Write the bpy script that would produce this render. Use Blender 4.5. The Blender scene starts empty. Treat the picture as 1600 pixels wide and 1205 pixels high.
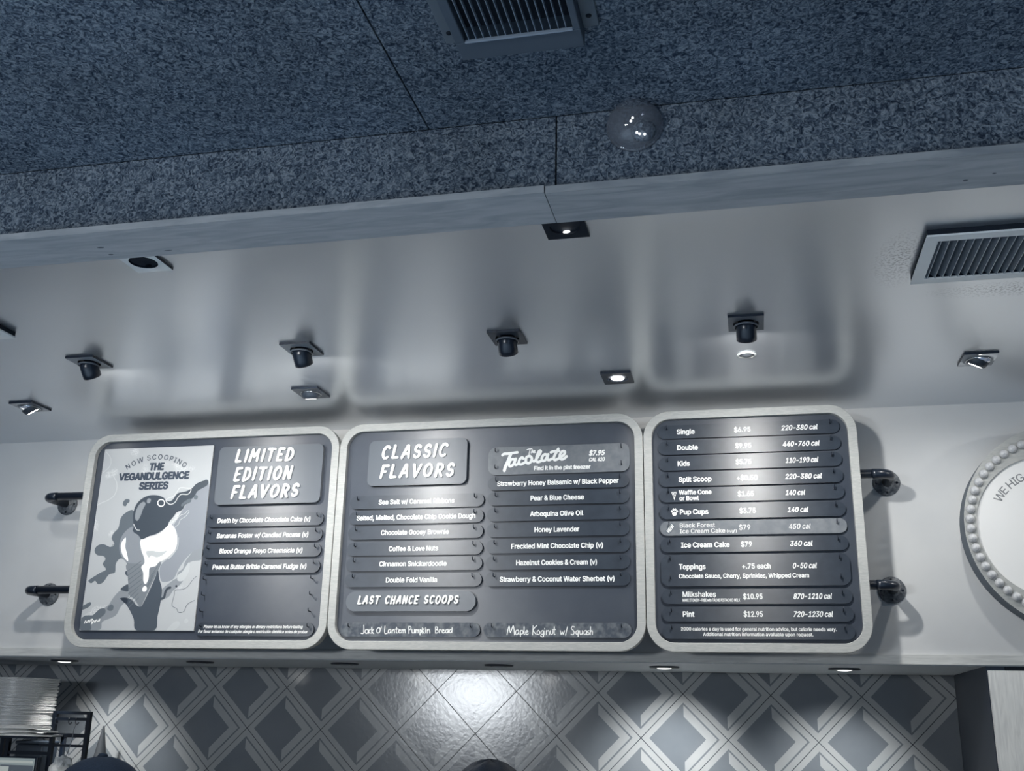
import bpy, bmesh, math, random, os
from mathutils import Vector, Matrix
from mathutils.geometry import delaunay_2d_cdt, interpolate_bezier
import numpy as np
random.seed(7)
S = bpy.context.scene
COL = S.collection
PI = math.pi
# ---------------------------------------------------------------- camera
EYE = 1.6
cam_d = bpy.data.cameras.new('camera')
cam = bpy.data.objects.new('camera', cam_d)
COL.objects.link(cam)
S.camera = cam
YAW, PITCH, ROLL, FPX = 0.227940, 0.306806, 0.021084, 1623.3
ca, sa, cb, sb = math.cos(YAW), math.sin(YAW), math.cos(PITCH), math.sin(PITCH)
fw = Vector((-sa * cb, ca * cb, sb))
rt = Vector((ca, sa, 0))
up = rt.cross(fw)
r2 = rt * math.cos(ROLL) + up * math.sin(ROLL)
u2 = -rt * math.sin(ROLL) + up * math.cos(ROLL)
cam.matrix_world = Matrix(((r2.x, u2.x, -fw.x, 0), (r2.y, u2.y, -fw.y, 0), (r2.z, u2.z, -fw.z, EYE), (0, 0, 0, 1)))
cam_d.sensor_fit = 'HORIZONTAL'
cam_d.sensor_width = 36
cam_d.lens = 36 * FPX / 1600
cam_d.clip_start = 0.02
# ---------------------------------------------------------------- world, light, exposure
W = bpy.data.worlds.new('world')
S.world = W
W.use_nodes = True
W.node_tree.nodes['Background'].inputs[0].default_value = (0.10, 0.17, 0.30, 1)
W.node_tree.nodes['Background'].inputs[1].default_value = 0.25
S.view_settings.view_transform = 'Standard'
S.view_settings.look = 'None'
S.view_settings.gamma = 1
S.view_settings.exposure = 0.0
S.view_settings.use_curve_mapping = False
S.cycles.use_denoising = True
S.cycles.sample_clamp_indirect = 6.0


def light(name, kind, loc, energy, color=(1, 1, 1), target=None, **kw):
    d = bpy.data.lights.new(name, kind)
    d.energy = energy
    d.color = color
    for k, v in kw.items():
        setattr(d, k, v)
    o = bpy.data.objects.new(name, d)
    COL.objects.link(o)
    o.location = loc
    if target is not None:
        o.rotation_euler = (Vector(target) - Vector(loc)).to_track_quat('-Z', 'Y').to_euler()
    return o


COOL_TINT = (0.58, 0.81, 1.06)  # cool tint for the added fill and the ceiling downlight
# daylight through the shop window and an unseen fill light added behind the photographer
light('window_daylight', 'AREA', (-3.55, -3.97, 1.85), 125, (.9, .95, 1), (-3.4, 0, 1.85), shape='RECTANGLE', size=1.05, size_y=0.46)
light('front_fill', 'AREA', (3.0, -3.97, 1.1), 14, COOL_TINT, (3.0, 0, 1.1), shape='RECTANGLE', size=1.5, size_y=1.9)
# unseen spots added for floor bounce; only the last is the flush downlight
FILL_AND_DOWNLIGHT = ((-3.9, 0.3, 370), (-2.3, 0.3, 360), (-0.7, 0.3, 220), (0.9, 0.3, 150), (2.4, 0.3, 120), (-3.9, -1.4, 200), (-2.3, -1.4, 200), (-0.7, -1.4, 150), (0.9, -1.4, 120), (-1.035, 1.44, 70))
for lx_, ly_, e_ in FILL_AND_DOWNLIGHT:
    light('fill_and_downlight', 'SPOT', (lx_, ly_, 2.893), e_, COOL_TINT, (lx_, ly_, 0), spot_size=math.radians(74), spot_blend=0.5, shadow_soft_size=0.05)
# spot beams of the gimbal lamps that are switched on
WARM = (1.0, 0.985, 0.95)
CAN_X = (-2.205, -1.412, -0.715, 0.022)
for cx_, e_ in ((CAN_X[0], 24), (CAN_X[1], 22), (CAN_X[3], 25)):
    light('gimbal_beam', 'SPOT', (cx_ + 0.004, 3.056, 2.680), e_, WARM, (cx_ + 0.02, 3.75, 1.62), spot_size=math.radians(150), spot_blend=1.0, shadow_soft_size=0.022)
for cx_, e_, tx in ((-2.78, 3, -3.1), (-0.425, 1.5, -0.425), (0.757, 6.5, 0.72), (1.93, 20, 1.35)):
    light('downlight_beam', 'SPOT', (cx_, 3.47, 2.700), e_, WARM, (tx, 3.86, 1.9), spot_size=math.radians(130), spot_blend=1.0, shadow_soft_size=0.02)
light('gimbal_beam', 'SPOT', (-1.545, 2.292, 2.722), 16, WARM, (-1.25, 3.8, 2.16), spot_size=math.radians(56), spot_blend=0.9, shadow_soft_size=0.025)
# puck lights below the bulkhead
PUCK_X = (-3.03, -2.36, -1.69, -1.02, -0.35, 0.33)
for px_, e_ in zip(PUCK_X, (56, 1.2, 1.2, .8, 90, 60)):
    light('puck_beam', 'SPOT', (px_ + 0.02, 4.27, 1.783), e_, WARM, (px_ - 0.03, 4.70, 1.30 if px_ < 0 else 1.24), spot_size=math.radians(84 if e_ > 10 else 130), spot_blend=1.0, shadow_soft_size=0.03)

# ---------------------------------------------------------------- materials


def mat(name, col, rough=0.5, metal=0.0, spec=0.5, emit=None, estr=0.0, coat=0.0, alpha=1.0, trans=0.0):
    m = bpy.data.materials.new(name)
    m.use_nodes = True
    b = m.node_tree.nodes['Principled BSDF']
    b.inputs['Base Color'].default_value = (*col, 1)
    b.inputs['Roughness'].default_value = rough
    b.inputs['Metallic'].default_value = metal
    b.inputs['Specular IOR Level'].default_value = spec
    b.inputs['Coat Weight'].default_value = coat
    b.inputs['Alpha'].default_value = alpha
    b.inputs['Transmission Weight'].default_value = trans
    if emit:
        b.inputs['Emission Color'].default_value = (*emit, 1)
        b.inputs['Emission Strength'].default_value = estr
    return m


def nodes(m):
    return m.node_tree.nodes, m.node_tree.links, m.node_tree.nodes['Principled BSDF']


def ramp(N, stops):
    r = N.new('ShaderNodeValToRGB')
    e = r.color_ramp.elements
    while len(e) < len(stops):
        e.new(0.5)
    for i, (p, c) in enumerate(stops):
        e[i].position = p
        e[i].color = (*c, 1)
    return r


def noisy(m, scale, c0, c1, lo=0.35, hi=0.65, stretch=(1, 1, 1), detail=4, dist=0.0, bump=0.0, bdist=0.002, rough=None):
    """noise mottling between two colours, optional bump / roughness variation"""
    N, L, b = nodes(m)
    tc = N.new('ShaderNodeTexCoord')
    mp = N.new('ShaderNodeMapping')
    mp.inputs['Scale'].default_value = stretch
    n = N.new('ShaderNodeTexNoise')
    n.inputs['Scale'].default_value = scale
    n.inputs['Detail'].default_value = detail
    n.inputs['Distortion'].default_value = dist
    L.new(tc.outputs['Object'], mp.inputs[0])
    L.new(mp.outputs[0], n.inputs['Vector'])
    r = ramp(N, ((lo, c0), (hi, c1)))
    L.new(n.outputs[0], r.inputs[0])
    L.new(r.outputs[0], b.inputs['Base Color'])
    if bump:
        bp = N.new('ShaderNodeBump')
        bp.inputs['Strength'].default_value = bump
        bp.inputs['Distance'].default_value = bdist
        L.new(n.outputs[0], bp.inputs['Height'])
        L.new(bp.outputs[0], b.inputs['Normal'])
    if rough:
        mr = N.new('ShaderNodeMapRange')
        mr.inputs['To Min'].default_value = rough[0]
        mr.inputs['To Max'].default_value = rough[1]
        L.new(n.outputs[0], mr.inputs[0])
        L.new(mr.outputs[0], b.inputs['Roughness'])
    return m


M = {}
M['wall'] = noisy(mat('painted_wall', (.6, .6, .6), .5), 3.0, (.56, .57, .575), (.62, .625, .62), bump=.05)
M['room'] = mat('room_paint', (.12, .15, .19), .8)
M['floor'] = noisy(mat('floor_tile', (.45, .45, .45), .5), 5, (.42, .43, .45), (.48, .49, .50))
M['soffit'] = noisy(mat('pearl_soffit_paint', (.5, .5, .5), .28, metal=.86, spec=.6), 1.2, (.67, .70, .735), (.70, .73, .765))
M['wood'] = noisy(mat('light_oak', (.4, .4, .4), .5), 9, (.50, .51, .50), (.62, .63, .61), stretch=(1, 6, 12), detail=8, dist=1.0)
M['wood_v'] = noisy(mat('light_oak_upright', (.4, .4, .4), .5), 9, (.62, .63, .62), (.76, .77, .75), stretch=(9, 6, .8), detail=8, dist=1.2)
M['beam'] = noisy(mat('beam_oak', (.3, .3, .3), .4), 5, (.33, .355, .38), (.46, .475, .49), stretch=(1, 7, 7), detail=9, dist=1.5)
M['beam2'] = noisy(mat('beam_oak_darker', (.3, .3, .3), .45), 4, (.29, .315, .34), (.43, .45, .465), stretch=(1, 7, 7), detail=9, dist=1.5)
M['frame'] = noisy(mat('frame_oak', (.5, .5, .5), .5), 26, (.37, .38, .37), (.45, .455, .435), stretch=(1, 2, 5), detail=9, dist=1.5)
M['panel'] = noisy(mat('satin_board_panel', (.1, .1, .1), .42, spec=.9), 6, (.032, .041, .060), (.048, .058, .076))
M['strip'] = noisy(mat('menu_strip_plastic', (.05, .06, .08), .42, spec=.9), 30, (.016, .024, .038), (.024, .034, .05))
M['strip_pale'] = noisy(mat('menu_strip_grey', (.12, .13, .15), .40, spec=.4), 40, (.13, .145, .165), (.17, .185, .20), rough=(.38, .5))
M['strip_worn'] = noisy(mat('menu_strip_chalky', (.05, .06, .08), .45, spec=.5), 45, (.04, .052, .072), (.15, .165, .18), lo=.4, hi=.72, rough=(.35, .6))
M['plaque'] = mat('raised_plaque_paint', (.115, .13, .15), .42)
M['white'] = mat('white_print', (.86, .87, .85), .5)
M['letter'] = mat('raised_letter_white', (.88, .885, .86), .45)
M['ink'] = mat('grey_ink', (.20, .21, .22), .6)
M['darkink'] = mat('navy_ink', (.03, .045, .07), .6)
M['black'] = mat('black_metal', (.008, .014, .026), .35)
M['iron'] = mat('black_iron_pipe', (.012, .018, .03), .28, spec=.7)
M['flange'] = noisy(mat('iron_flange', (.1, .1, .1), .55), 90, (.03, .04, .055), (.20, .215, .23), lo=.3, hi=.7, bump=.3)
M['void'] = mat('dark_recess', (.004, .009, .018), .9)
M['plate'] = mat('lamp_plate', (.26, .285, .31), .4)
M['plate_dark'] = mat('lamp_plate_dark', (.035, .045, .06), .35)
M['plate_mid'] = mat('lamp_plate_grey', (.13, .145, .165), .4)
M['chrome'] = mat('chrome', (.6, .62, .64), .15, metal=1)
M['lens'] = mat('lit_lens', (.9, .9, .9), .4, emit=(1, .99, .96), estr=40)
M['lens_beam'] = mat('bright_lens', (.9, .9, .9), .4, emit=(1, .99, .96), estr=560)
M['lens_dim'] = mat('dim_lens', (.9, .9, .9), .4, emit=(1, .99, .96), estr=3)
M['lens_off'] = mat('unlit_lens', (.35, .38, .42), .15)
M['vent_white'] = noisy(mat('vent_enamel', (.6, .6, .6), .4), 12, (.84, .84, .82), (.90, .90, .87))
M['vent_slat'] = mat('vent_slat_metal', (.62, .64, .65), .4)
M['vent_dark'] = mat('vent_grey_blade', (.12, .15, .18), .5)
M['grille_slat'] = mat('ceiling_grille_slat', (.22, .27, .33), .5)
M['grille_box'] = mat('ceiling_grille_fascia', (.08, .105, .135), .7)
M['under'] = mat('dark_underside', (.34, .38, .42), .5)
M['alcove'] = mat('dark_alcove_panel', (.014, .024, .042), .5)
M['grout'] = mat('dark_grout', (.012, .018, .03), .6)
M['bulb'] = noisy(mat('milky_bulb', (.6, .6, .6), .25), 60, (.44, .45, .47), (.66, .67, .67))
M['sign_face'] = mat('white_sign_face', (.80, .80, .785), .45)
M['sign_side'] = mat('sign_side', (.09, .115, .145), .6)
M['skin'] = mat('skin', (.35, .27, .23), .5)
M['cloth'] = mat('dark_cloth', (.02, .03, .05), .9)
M['cap'] = noisy(mat('navy_twill', (.01, .015, .03), .85), 300, (.004, .008, .017), (.009, .015, .027), bump=.2)
M['hair'] = noisy(mat('dark_hair', (.01, .01, .02), .5), 120, (.006, .012, .024), (.014, .024, .04), stretch=(4, 4, 1), bump=.4)
M['foil'] = mat('foil_tray', (.88, .89, .89), .34, metal=.25)
M['paper'] = mat('white_paper', (.72, .73, .72), .7)
M['cone'] = mat('cone_dark_matte', (.010, .014, .020), .8)
M['bin'] = mat('dark_plastic_bin', (.022, .034, .052), .5)
M['screen'] = mat('screen_ui', (.1, .12, .13), .4, emit=(.30, .36, .37), estr=.55)
M['screen_mid'] = mat('screen_ui_panel', (.05, .06, .07), .4, emit=(.08, .10, .125), estr=.6)
M['screen_lite'] = mat('screen_ui_light', (.2, .2, .2), .4, emit=(.42, .48, .46), estr=.6)
M['concrete'] = mat('counter', (.1, .12, .15), .5)
# poster inks
for k, c in dict(bg=(.45, .465, .47), mid=(.235, .255, .275), mid2=(.24, .26, .29), mid3=(.225, .245, .27), drk2=(.11, .13, .15), choc=(.045, .058, .075), hand=(.055, .07, .09), cone=(.175, .195, .215), lite=(.58, .595, .59), lite2=(.47, .49, .495), black=(.018, .027, .042)).items():
    M['p_' + k] = mat('poster_' + k, c, .38)
M['p_white'] = mat('poster_white', (.86, .86, .84), .4)
for k in ('panel', 'strip', 'plaque'):
    # faint horizontal brushing draws highlights out vertically
    N, L, b = nodes(M[k])
    b.inputs['Anisotropic'].default_value = .75
    tv = N.new('ShaderNodeCombineXYZ'); tv.inputs[2].default_value = 1.0
    L.new(tv.outputs[0], b.inputs['Tangent'])
N, L, b = nodes(M['p_bg'])
tc = N.new('ShaderNodeTexCoord')
n = N.new('ShaderNodeTexNoise'); n.inputs['Scale'].default_value = 420; n.inputs['Detail'].default_value = 1
n2 = N.new('ShaderNodeTexNoise'); n2.inputs['Scale'].default_value = 5; n2.inputs['Detail'].default_value = 2
L.new(tc.outputs['Object'], n.inputs['Vector']); L.new(tc.outputs['Object'], n2.inputs['Vector'])
mx = N.new('ShaderNodeMath'); mx.operation = 'MULTIPLY'
r1 = ramp(N, ((.52, (0, 0, 0)), (.62, (1, 1, 1))))
L.new(n2.outputs[0], r1.inputs[0]); L.new(n.outputs[0], mx.inputs[0]); L.new(r1.outputs[0], mx.inputs[1])
r2_ = ramp(N, ((.40, (.43, .445, .455)), (.60, (.62, .63, .625))))
L.new(mx.outputs[0], r2_.inputs[0]); L.new(r2_.outputs[0], b.inputs['Base Color'])
# dust specks on the soffit around the air vent
N, L, b = nodes(M['soffit'])
old = b.inputs['Base Color'].links[0].from_socket
tc = N.new('ShaderNodeTexCoord')
n = N.new('ShaderNodeTexNoise'); n.inputs['Scale'].default_value = 150; n.inputs['Detail'].default_value = 3
L.new(tc.outputs['Object'], n.inputs['Vector'])
acc = None
for (dx_, dy_, sx_, sy_) in ((.415, 2.62, .075, .20), (.74, 2.865, .24, .065)):
    mp = N.new('ShaderNodeMapping'); mp.vector_type = 'POINT'
    mp.inputs['Location'].default_value = (-dx_ / sx_, -dy_ / sy_, 0); mp.inputs['Scale'].default_value = (1 / sx_, 1 / sy_, 0)
    ln = N.new('ShaderNodeVectorMath'); ln.operation = 'LENGTH'
    L.new(tc.outputs['Object'], mp.inputs[0]); L.new(mp.outputs[0], ln.inputs[0])
    mr = N.new('ShaderNodeMapRange'); mr.inputs['From Min'].default_value = 1.0; mr.inputs['From Max'].default_value = .25
    L.new(ln.outputs['Value'], mr.inputs[0])
    if acc is None:
        acc = mr.outputs[0]
    else:
        ad = N.new('ShaderNodeMath'); ad.operation = 'ADD'; ad.use_clamp = True
        L.new(acc, ad.inputs[0]); L.new(mr.outputs[0], ad.inputs[1]); acc = ad.outputs[0]
rs = ramp(N, ((.50, (0, 0, 0)), (.60, (1, 1, 1))))
L.new(n.outputs[0], rs.inputs[0])
mu = N.new('ShaderNodeMath'); mu.operation = 'MULTIPLY'
L.new(rs.outputs[0], mu.inputs[0]); L.new(acc, mu.inputs[1])
mu2 = N.new('ShaderNodeMath'); mu2.operation = 'MULTIPLY'; mu2.inputs[1].default_value = .6
L.new(mu.outputs[0], mu2.inputs[0])
mxs = N.new('ShaderNodeMix'); mxs.data_type = 'RGBA'; mxs.inputs[7].default_value = (.12, .14, .17, 1)
L.new(mu2.outputs[0], mxs.inputs[0]); L.new(old, mxs.inputs[6]); L.new(mxs.outputs[2], b.inputs['Base Color'])
# carpet on the ceiling: tangled fibres
M['carpet'] = mat('ceiling_carpet', (.05, .07, .1), .95, spec=.1)
N, L, b = nodes(M['carpet'])
tc = N.new('ShaderNodeTexCoord')
n = N.new('ShaderNodeTexNoise'); n.inputs['Scale'].default_value = 78; n.inputs['Detail'].default_value = 4.5; n.inputs['Distortion'].default_value = 1.7
n2 = N.new('ShaderNodeTexNoise'); n2.inputs['Scale'].default_value = 3; n2.inputs['Detail'].default_value = 3
L.new(tc.outputs['Object'], n.inputs['Vector']); L.new(tc.outputs['Object'], n2.inputs['Vector'])
rc = ramp(N, ((.34, (.030, .044, .070)), (.48, (.12, .155, .20)), (.64, (.29, .335, .38))))
L.new(n.outputs[0], rc.inputs[0])
mxc = N.new('ShaderNodeMix'); mxc.data_type = 'RGBA'; mxc.blend_type = 'MULTIPLY'; mxc.inputs[0].default_value = 1
rd = ramp(N, ((.35, (.75, .75, .75)), (.65, (1, 1, 1))))
L.new(n2.outputs[0], rd.inputs[0])
L.new(rc.outputs[0], mxc.inputs[6]); L.new(rd.outputs[0], mxc.inputs[7]); L.new(mxc.outputs[2], b.inputs['Base Color'])
bp = N.new('ShaderNodeBump'); bp.inputs['Strength'].default_value = 1.0; bp.inputs['Distance'].default_value = .006
L.new(n.outputs[0], bp.inputs['Height']); L.new(bp.outputs[0], b.inputs['Normal'])


def tile_mat(name, c0, c1):
    m = noisy(mat(name, c0, .17, spec=.5), 5, c0, c1, detail=3)
    N, L, b = nodes(m)
    tc = N.new('ShaderNodeTexCoord')
    n = N.new('ShaderNodeTexNoise'); n.inputs['Scale'].default_value = 55; n.inputs['Detail'].default_value = 6
    L.new(tc.outputs['Object'], n.inputs['Vector'])
    bp = N.new('ShaderNodeBump'); bp.inputs['Strength'].default_value = .16; bp.inputs['Distance'].default_value = .0016
    L.new(n.outputs[0], bp.inputs['Height']); L.new(bp.outputs[0], b.inputs['Normal'])
    return m


M['tile'] = tile_mat('tile_base', (.118, .137, .159), (.135, .153, .174))
M['tile_line'] = tile_mat('tile_stripe', (.27, .288, .302), (.30, .318, .33))
M['dome'] = mat('ghost_reflection', (.45, .5, .55), .08, trans=1.0, spec=.6)  # see-through haze of a ghost reflection, put into a dome
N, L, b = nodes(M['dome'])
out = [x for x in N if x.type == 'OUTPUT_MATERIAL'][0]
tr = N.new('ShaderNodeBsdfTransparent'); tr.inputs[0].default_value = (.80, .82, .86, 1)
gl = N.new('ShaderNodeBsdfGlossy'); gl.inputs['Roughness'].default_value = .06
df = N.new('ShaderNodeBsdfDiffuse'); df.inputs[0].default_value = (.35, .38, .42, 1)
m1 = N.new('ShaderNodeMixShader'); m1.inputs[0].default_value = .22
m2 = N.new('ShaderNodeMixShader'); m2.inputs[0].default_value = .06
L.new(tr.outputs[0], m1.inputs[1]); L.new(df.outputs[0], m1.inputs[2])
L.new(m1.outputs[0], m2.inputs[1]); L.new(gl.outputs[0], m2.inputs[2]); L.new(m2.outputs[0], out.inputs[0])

# ---------------------------------------------------------------- mesh helpers


class MB:
    """collects faces; builds ONE mesh object"""

    def __init__(s):
        s.v, s.f, s.m, s.sm = [], [], [], []

    def add(s, verts, faces, mi=0, smooth=False):
        o = len(s.v)
        s.v += [tuple(p) for p in verts]
        for f in faces:
            s.f.append([i + o for i in f]); s.m.append(mi); s.sm.append(smooth)
        return s

    def box(s, x0, x1, y0, y1, z0, z1, mi=0):
        v = [(x0, y0, z0), (x1, y0, z0), (x1, y1, z0), (x0, y1, z0), (x0, y0, z1), (x1, y0, z1), (x1, y1, z1), (x0, y1, z1)]
        return s.add(v, [(0, 3, 2, 1), (4, 5, 6, 7), (0, 1, 5, 4), (1, 2, 6, 5), (2, 3, 7, 6), (3, 0, 4, 7)], mi)

    def bar(s, p, q, w, h=None, mi=0):
        p, q = Vector(p), Vector(q)
        h = h or w
        d = (q - p).normalized()
        a = d.cross(Vector((0, 0, 1)))
        if a.length < 1e-4:
            a = Vector((1, 0, 0))
        a.normalize(); c = a.cross(d)
        v = [e + a * sx * w / 2 + c * sy * h / 2 for e in (p, q) for sx, sy in ((-1, -1), (1, -1), (1, 1), (-1, 1))]
        return s.add(v, [(0, 3, 2, 1), (4, 5, 6, 7), (0, 1, 5, 4), (1, 2, 6, 5), (2, 3, 7, 6), (3, 0, 4, 7)], mi)

    def tube(s, pts, r, seg=16, mi=0, caps=True, smooth=True):
        pts = [Vector(p) for p in pts]
        rr = r if isinstance(r, (list, tuple)) else [r] * len(pts)
        o = len(s.v)
        prev = None
        for i, p in enumerate(pts):
            t = (pts[min(i + 1, len(pts) - 1)] - pts[max(i - 1, 0)]).normalized()
            if prev is None:
                a = t.cross(Vector((0, 0, 1)))
                if a.length < 1e-3:
                    a = t.cross(Vector((0, 1, 0)))
            else:
                a = prev - t * prev.dot(t)
            a.normalize(); prev = a
            c = t.cross(a)
            for k in range(seg):
                g = 2 * PI * k / seg
                s.v.append(tuple(p + (a * math.cos(g) + c * math.sin(g)) * rr[i]))
        for i in range(len(pts) - 1):
            for k in range(seg):
                k2 = (k + 1) % seg
                s.f.append([o + i * seg + k, o + i * seg + k2, o + (i + 1) * seg + k2, o + (i + 1) * seg + k]); s.m.append(mi); s.sm.append(smooth)
        if caps:
            s.f.append([o + k for k in range(seg)][::-1]); s.m.append(mi); s.sm.append(False)
            e = o + (len(pts) - 1) * seg
            s.f.append([e + k for k in range(seg)]); s.m.append(mi); s.sm.append(False)
        return s

    def lathe(s, prof, origin=(0, 0, 0), axis=(0, 0, 1), seg=32, mi=0, smooth=True):
        ax = Vector(axis).normalized()
        a = ax.orthogonal().normalized(); c = ax.cross(a)
        og = Vector(origin)
        o = len(s.v)
        for r, h in prof:
            for k in range(seg):
                g = 2 * PI * k / seg
                s.v.append(tuple(og + ax * h + (a * math.cos(g) + c * math.sin(g)) * max(r, 1e-5)))
        for i in range(len(prof) - 1):
            for k in range(seg):
                k2 = (k + 1) % seg
                s.f.append([o + i * seg + k, o + i * seg + k2, o + (i + 1) * seg + k2, o + (i + 1) * seg + k]); s.m.append(mi); s.sm.append(smooth)
        return s

    def prism(s, outline, y0, y1, mi=0, side=None):
        """outline of (x, z), front at y0 (towards the camera), back at y1"""
        n = len(outline)
        ar = sum(outline[i][0] * outline[(i + 1) % n][1] - outline[(i + 1) % n][0] * outline[i][1] for i in range(n))
        if ar < 0:
            outline = outline[::-1]
        v = [(x, y0, z) for x, z in outline] + [(x, y1, z) for x, z in outline]
        s.add(v, [list(range(n)), list(range(2 * n - 1, n - 1, -1))], mi)
        s.add(v, [[(i + 1) % n, i, n + i, n + (i + 1) % n] for i in range(n)], mi if side is None else side)
        return s

    def build(s, name, mats, parent=None, bevel=0.0):
        me = bpy.data.meshes.new(name)
        me.from_pydata(s.v, [], s.f)
        for m in (mats if isinstance(mats, (list, tuple)) else [mats]):
            me.materials.append(M[m] if isinstance(m, str) else m)
        me.polygons.foreach_set('material_index', s.m)
        me.polygons.foreach_set('use_smooth', s.sm)
        me.update()
        o = bpy.data.objects.new(name, me)
        COL.objects.link(o)
        if parent:
            o.parent = parent
            o.matrix_parent_inverse = parent.matrix_basis.inverted()
        if bevel:
            bv = o.modifiers.new('bevel', 'BEVEL')
            bv.width = bevel; bv.segments = 2; bv.limit_method = 'ANGLE'
        return o


def tag(o, label, cat, group=None):
    o['label'] = label
    o['category'] = cat
    if group:
        o['group'] = group
    return o


def empty(name, loc, label, cat, group=None):
    o = bpy.data.objects.new(name, None)
    o.empty_display_size = .05
    COL.objects.link(o)
    o.location = loc
    return tag(o, label, cat, group)


def struct(o):
    o['kind'] = 'structure'
    return o


def copy_tree(o, loc, label, group=None):
    r = o.copy(); COL.objects.link(r); r.location = loc
    r['label'] = label
    if group:
        r['group'] = group
    for ch in list(o.children):
        c = ch.copy(); COL.objects.link(c); c.parent = r
        for g in list(ch.children):
            d = g.copy(); COL.objects.link(d); d.parent = c
    return r


def rrect(x0, x1, z0, z1, r, seg=10):
    r = min(r, (x1 - x0) / 2 - 1e-5, (z1 - z0) / 2 - 1e-5)
    p = []
    for cx, cz, a0 in ((x1 - r, z0 + r, -PI / 2), (x1 - r, z1 - r, 0), (x0 + r, z1 - r, PI / 2), (x0 + r, z0 + r, PI)):
        for k in range(seg + 1):
            a = a0 + PI / 2 * k / seg
            p.append((cx + r * math.cos(a), cz + r * math.sin(a)))
    return p


def smooth_curve(P, closed=False, sub=6):
    n = len(P)
    if n < 3 and not closed:
        return list(P)
    out = []
    rng = range(n) if closed else range(n - 1)
    for i in rng:
        g = (lambda k: P[k % n]) if closed else (lambda k: P[min(max(k, 0), n - 1)])
        p0, p1, p2, p3 = g(i - 1), g(i), g(i + 1), g(i + 2)
        for s_ in range(sub):
            t = s_ / sub
            out.append(tuple(.5 * (2 * p1[j] + (p2[j] - p0[j]) * t + (2 * p0[j] - 5 * p1[j] + 4 * p2[j] - p3[j]) * t * t + (3 * p1[j] - p0[j] - 3 * p2[j] + p3[j]) * t ** 3) for j in (0, 1)))
    if not closed:
        out.append(tuple(P[-1]))
    return out


def union2d(rings):
    """clean triangles of the union (non-zero winding) of closed outlines"""
    vs, es = [], []
    for R in rings:
        o = len(vs)
        vs += [Vector(p) for p in R]
        es += [(o + k, o + (k + 1) % len(R)) for k in range(len(R))]
    co, _, fs, _, _, _ = delaunay_2d_cdt(vs, es, [], 0, 1e-7)
    if not fs:
        return [], []
    C = np.array([[v.x, v.y] for v in co])
    F = [list(f) for f in fs]
    ctr = np.array([C[f].mean(0) for f in F])
    A = np.array([p for R in rings for p in R], float)
    B = np.array([R[(k + 1) % len(R)] for R in rings for k in range(len(R))], float)
    px, py = ctr[:, :1], ctr[:, 1:]
    cr = (B[:, 0] - A[:, 0]) * (py - A[:, 1]) - (px - A[:, 0]) * (B[:, 1] - A[:, 1])
    wn = ((A[:, 1] <= py) & (B[:, 1] > py) & (cr > 0)).sum(1) - ((A[:, 1] > py) & (B[:, 1] <= py) & (cr < 0)).sum(1)
    keep = []
    for f, w_ in zip(F, wn):
        if w_ != 0:
            p = C[f]
            ar = (p[1][0] - p[0][0]) * (p[2][1] - p[0][1]) - (p[2][0] - p[0][0]) * (p[1][1] - p[0][1])
            keep.append(f if ar > 0 else f[::-1])
    return [tuple(p) for p in C], keep


def relief(mb, co, tris, y0, y1, mi=0):
    """flat shape at depth y0 facing the room, with side walls back to y1"""
    mb.add([(x, y0, z) for x, z in co], tris, mi)
    if y1 > y0 + 1e-6:
        cnt = {}
        for f in tris:
            for k in range(len(f)):
                e = (f[k], f[(k + 1) % len(f)])
                cnt[e] = 1
        bd = [e for e in cnt if (e[1], e[0]) not in cnt]
        n = len(co)
        mb.add([(x, y0, z) for x, z in co] + [(x, y1, z) for x, z in co], [[b2, a, n + a, n + b2] for a, b2 in bd], mi)


def stroke(mb, P, w, y0, y1, mi=0, taper=None):
    """pen stroke of width w along P with round ends and joints"""
    P = [P[0]] + [P[i] for i in range(1, len(P)) if math.dist(P[i], P[i - 1]) > 1e-6]
    n = len(P)
    wid = lambda i: w / 2 * (taper[0] + (taper[1] - taper[0]) * i / max(n - 1, 1) if taper else 1)
    rings = []
    for i in range(n):
        r = wid(i)
        rings.append([(P[i][0] + r * math.cos(2 * PI * k / 12), P[i][1] + r * math.sin(2 * PI * k / 12)) for k in range(12)])
        if i + 1 < n:
            d = math.dist(P[i], P[i + 1])
            tx, tz = (P[i + 1][0] - P[i][0]) / d, (P[i + 1][1] - P[i][1]) / d
            r2_ = wid(i + 1)
            rings.append([(P[i][0] + tz * r, P[i][1] - tx * r), (P[i + 1][0] + tz * r2_, P[i + 1][1] - tx * r2_), (P[i + 1][0] - tz * r2_, P[i + 1][1] + tx * r2_), (P[i][0] - tz * r, P[i][1] + tx * r)])
    co, tr = union2d(rings)
    relief(mb, co, tr, y0, y1, mi)


# upper-case hand lettering: strokes on a unit cell (x 0..1, z 0..1)
def arc(cx, cz, rx, rz, a0, a1, n=12):
    return [(cx + rx * math.cos(math.radians(a0 + (a1 - a0) * k / n)), cz + rz * math.sin(math.radians(a0 + (a1 - a0) * k / n))) for k in range(n + 1)]


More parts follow.
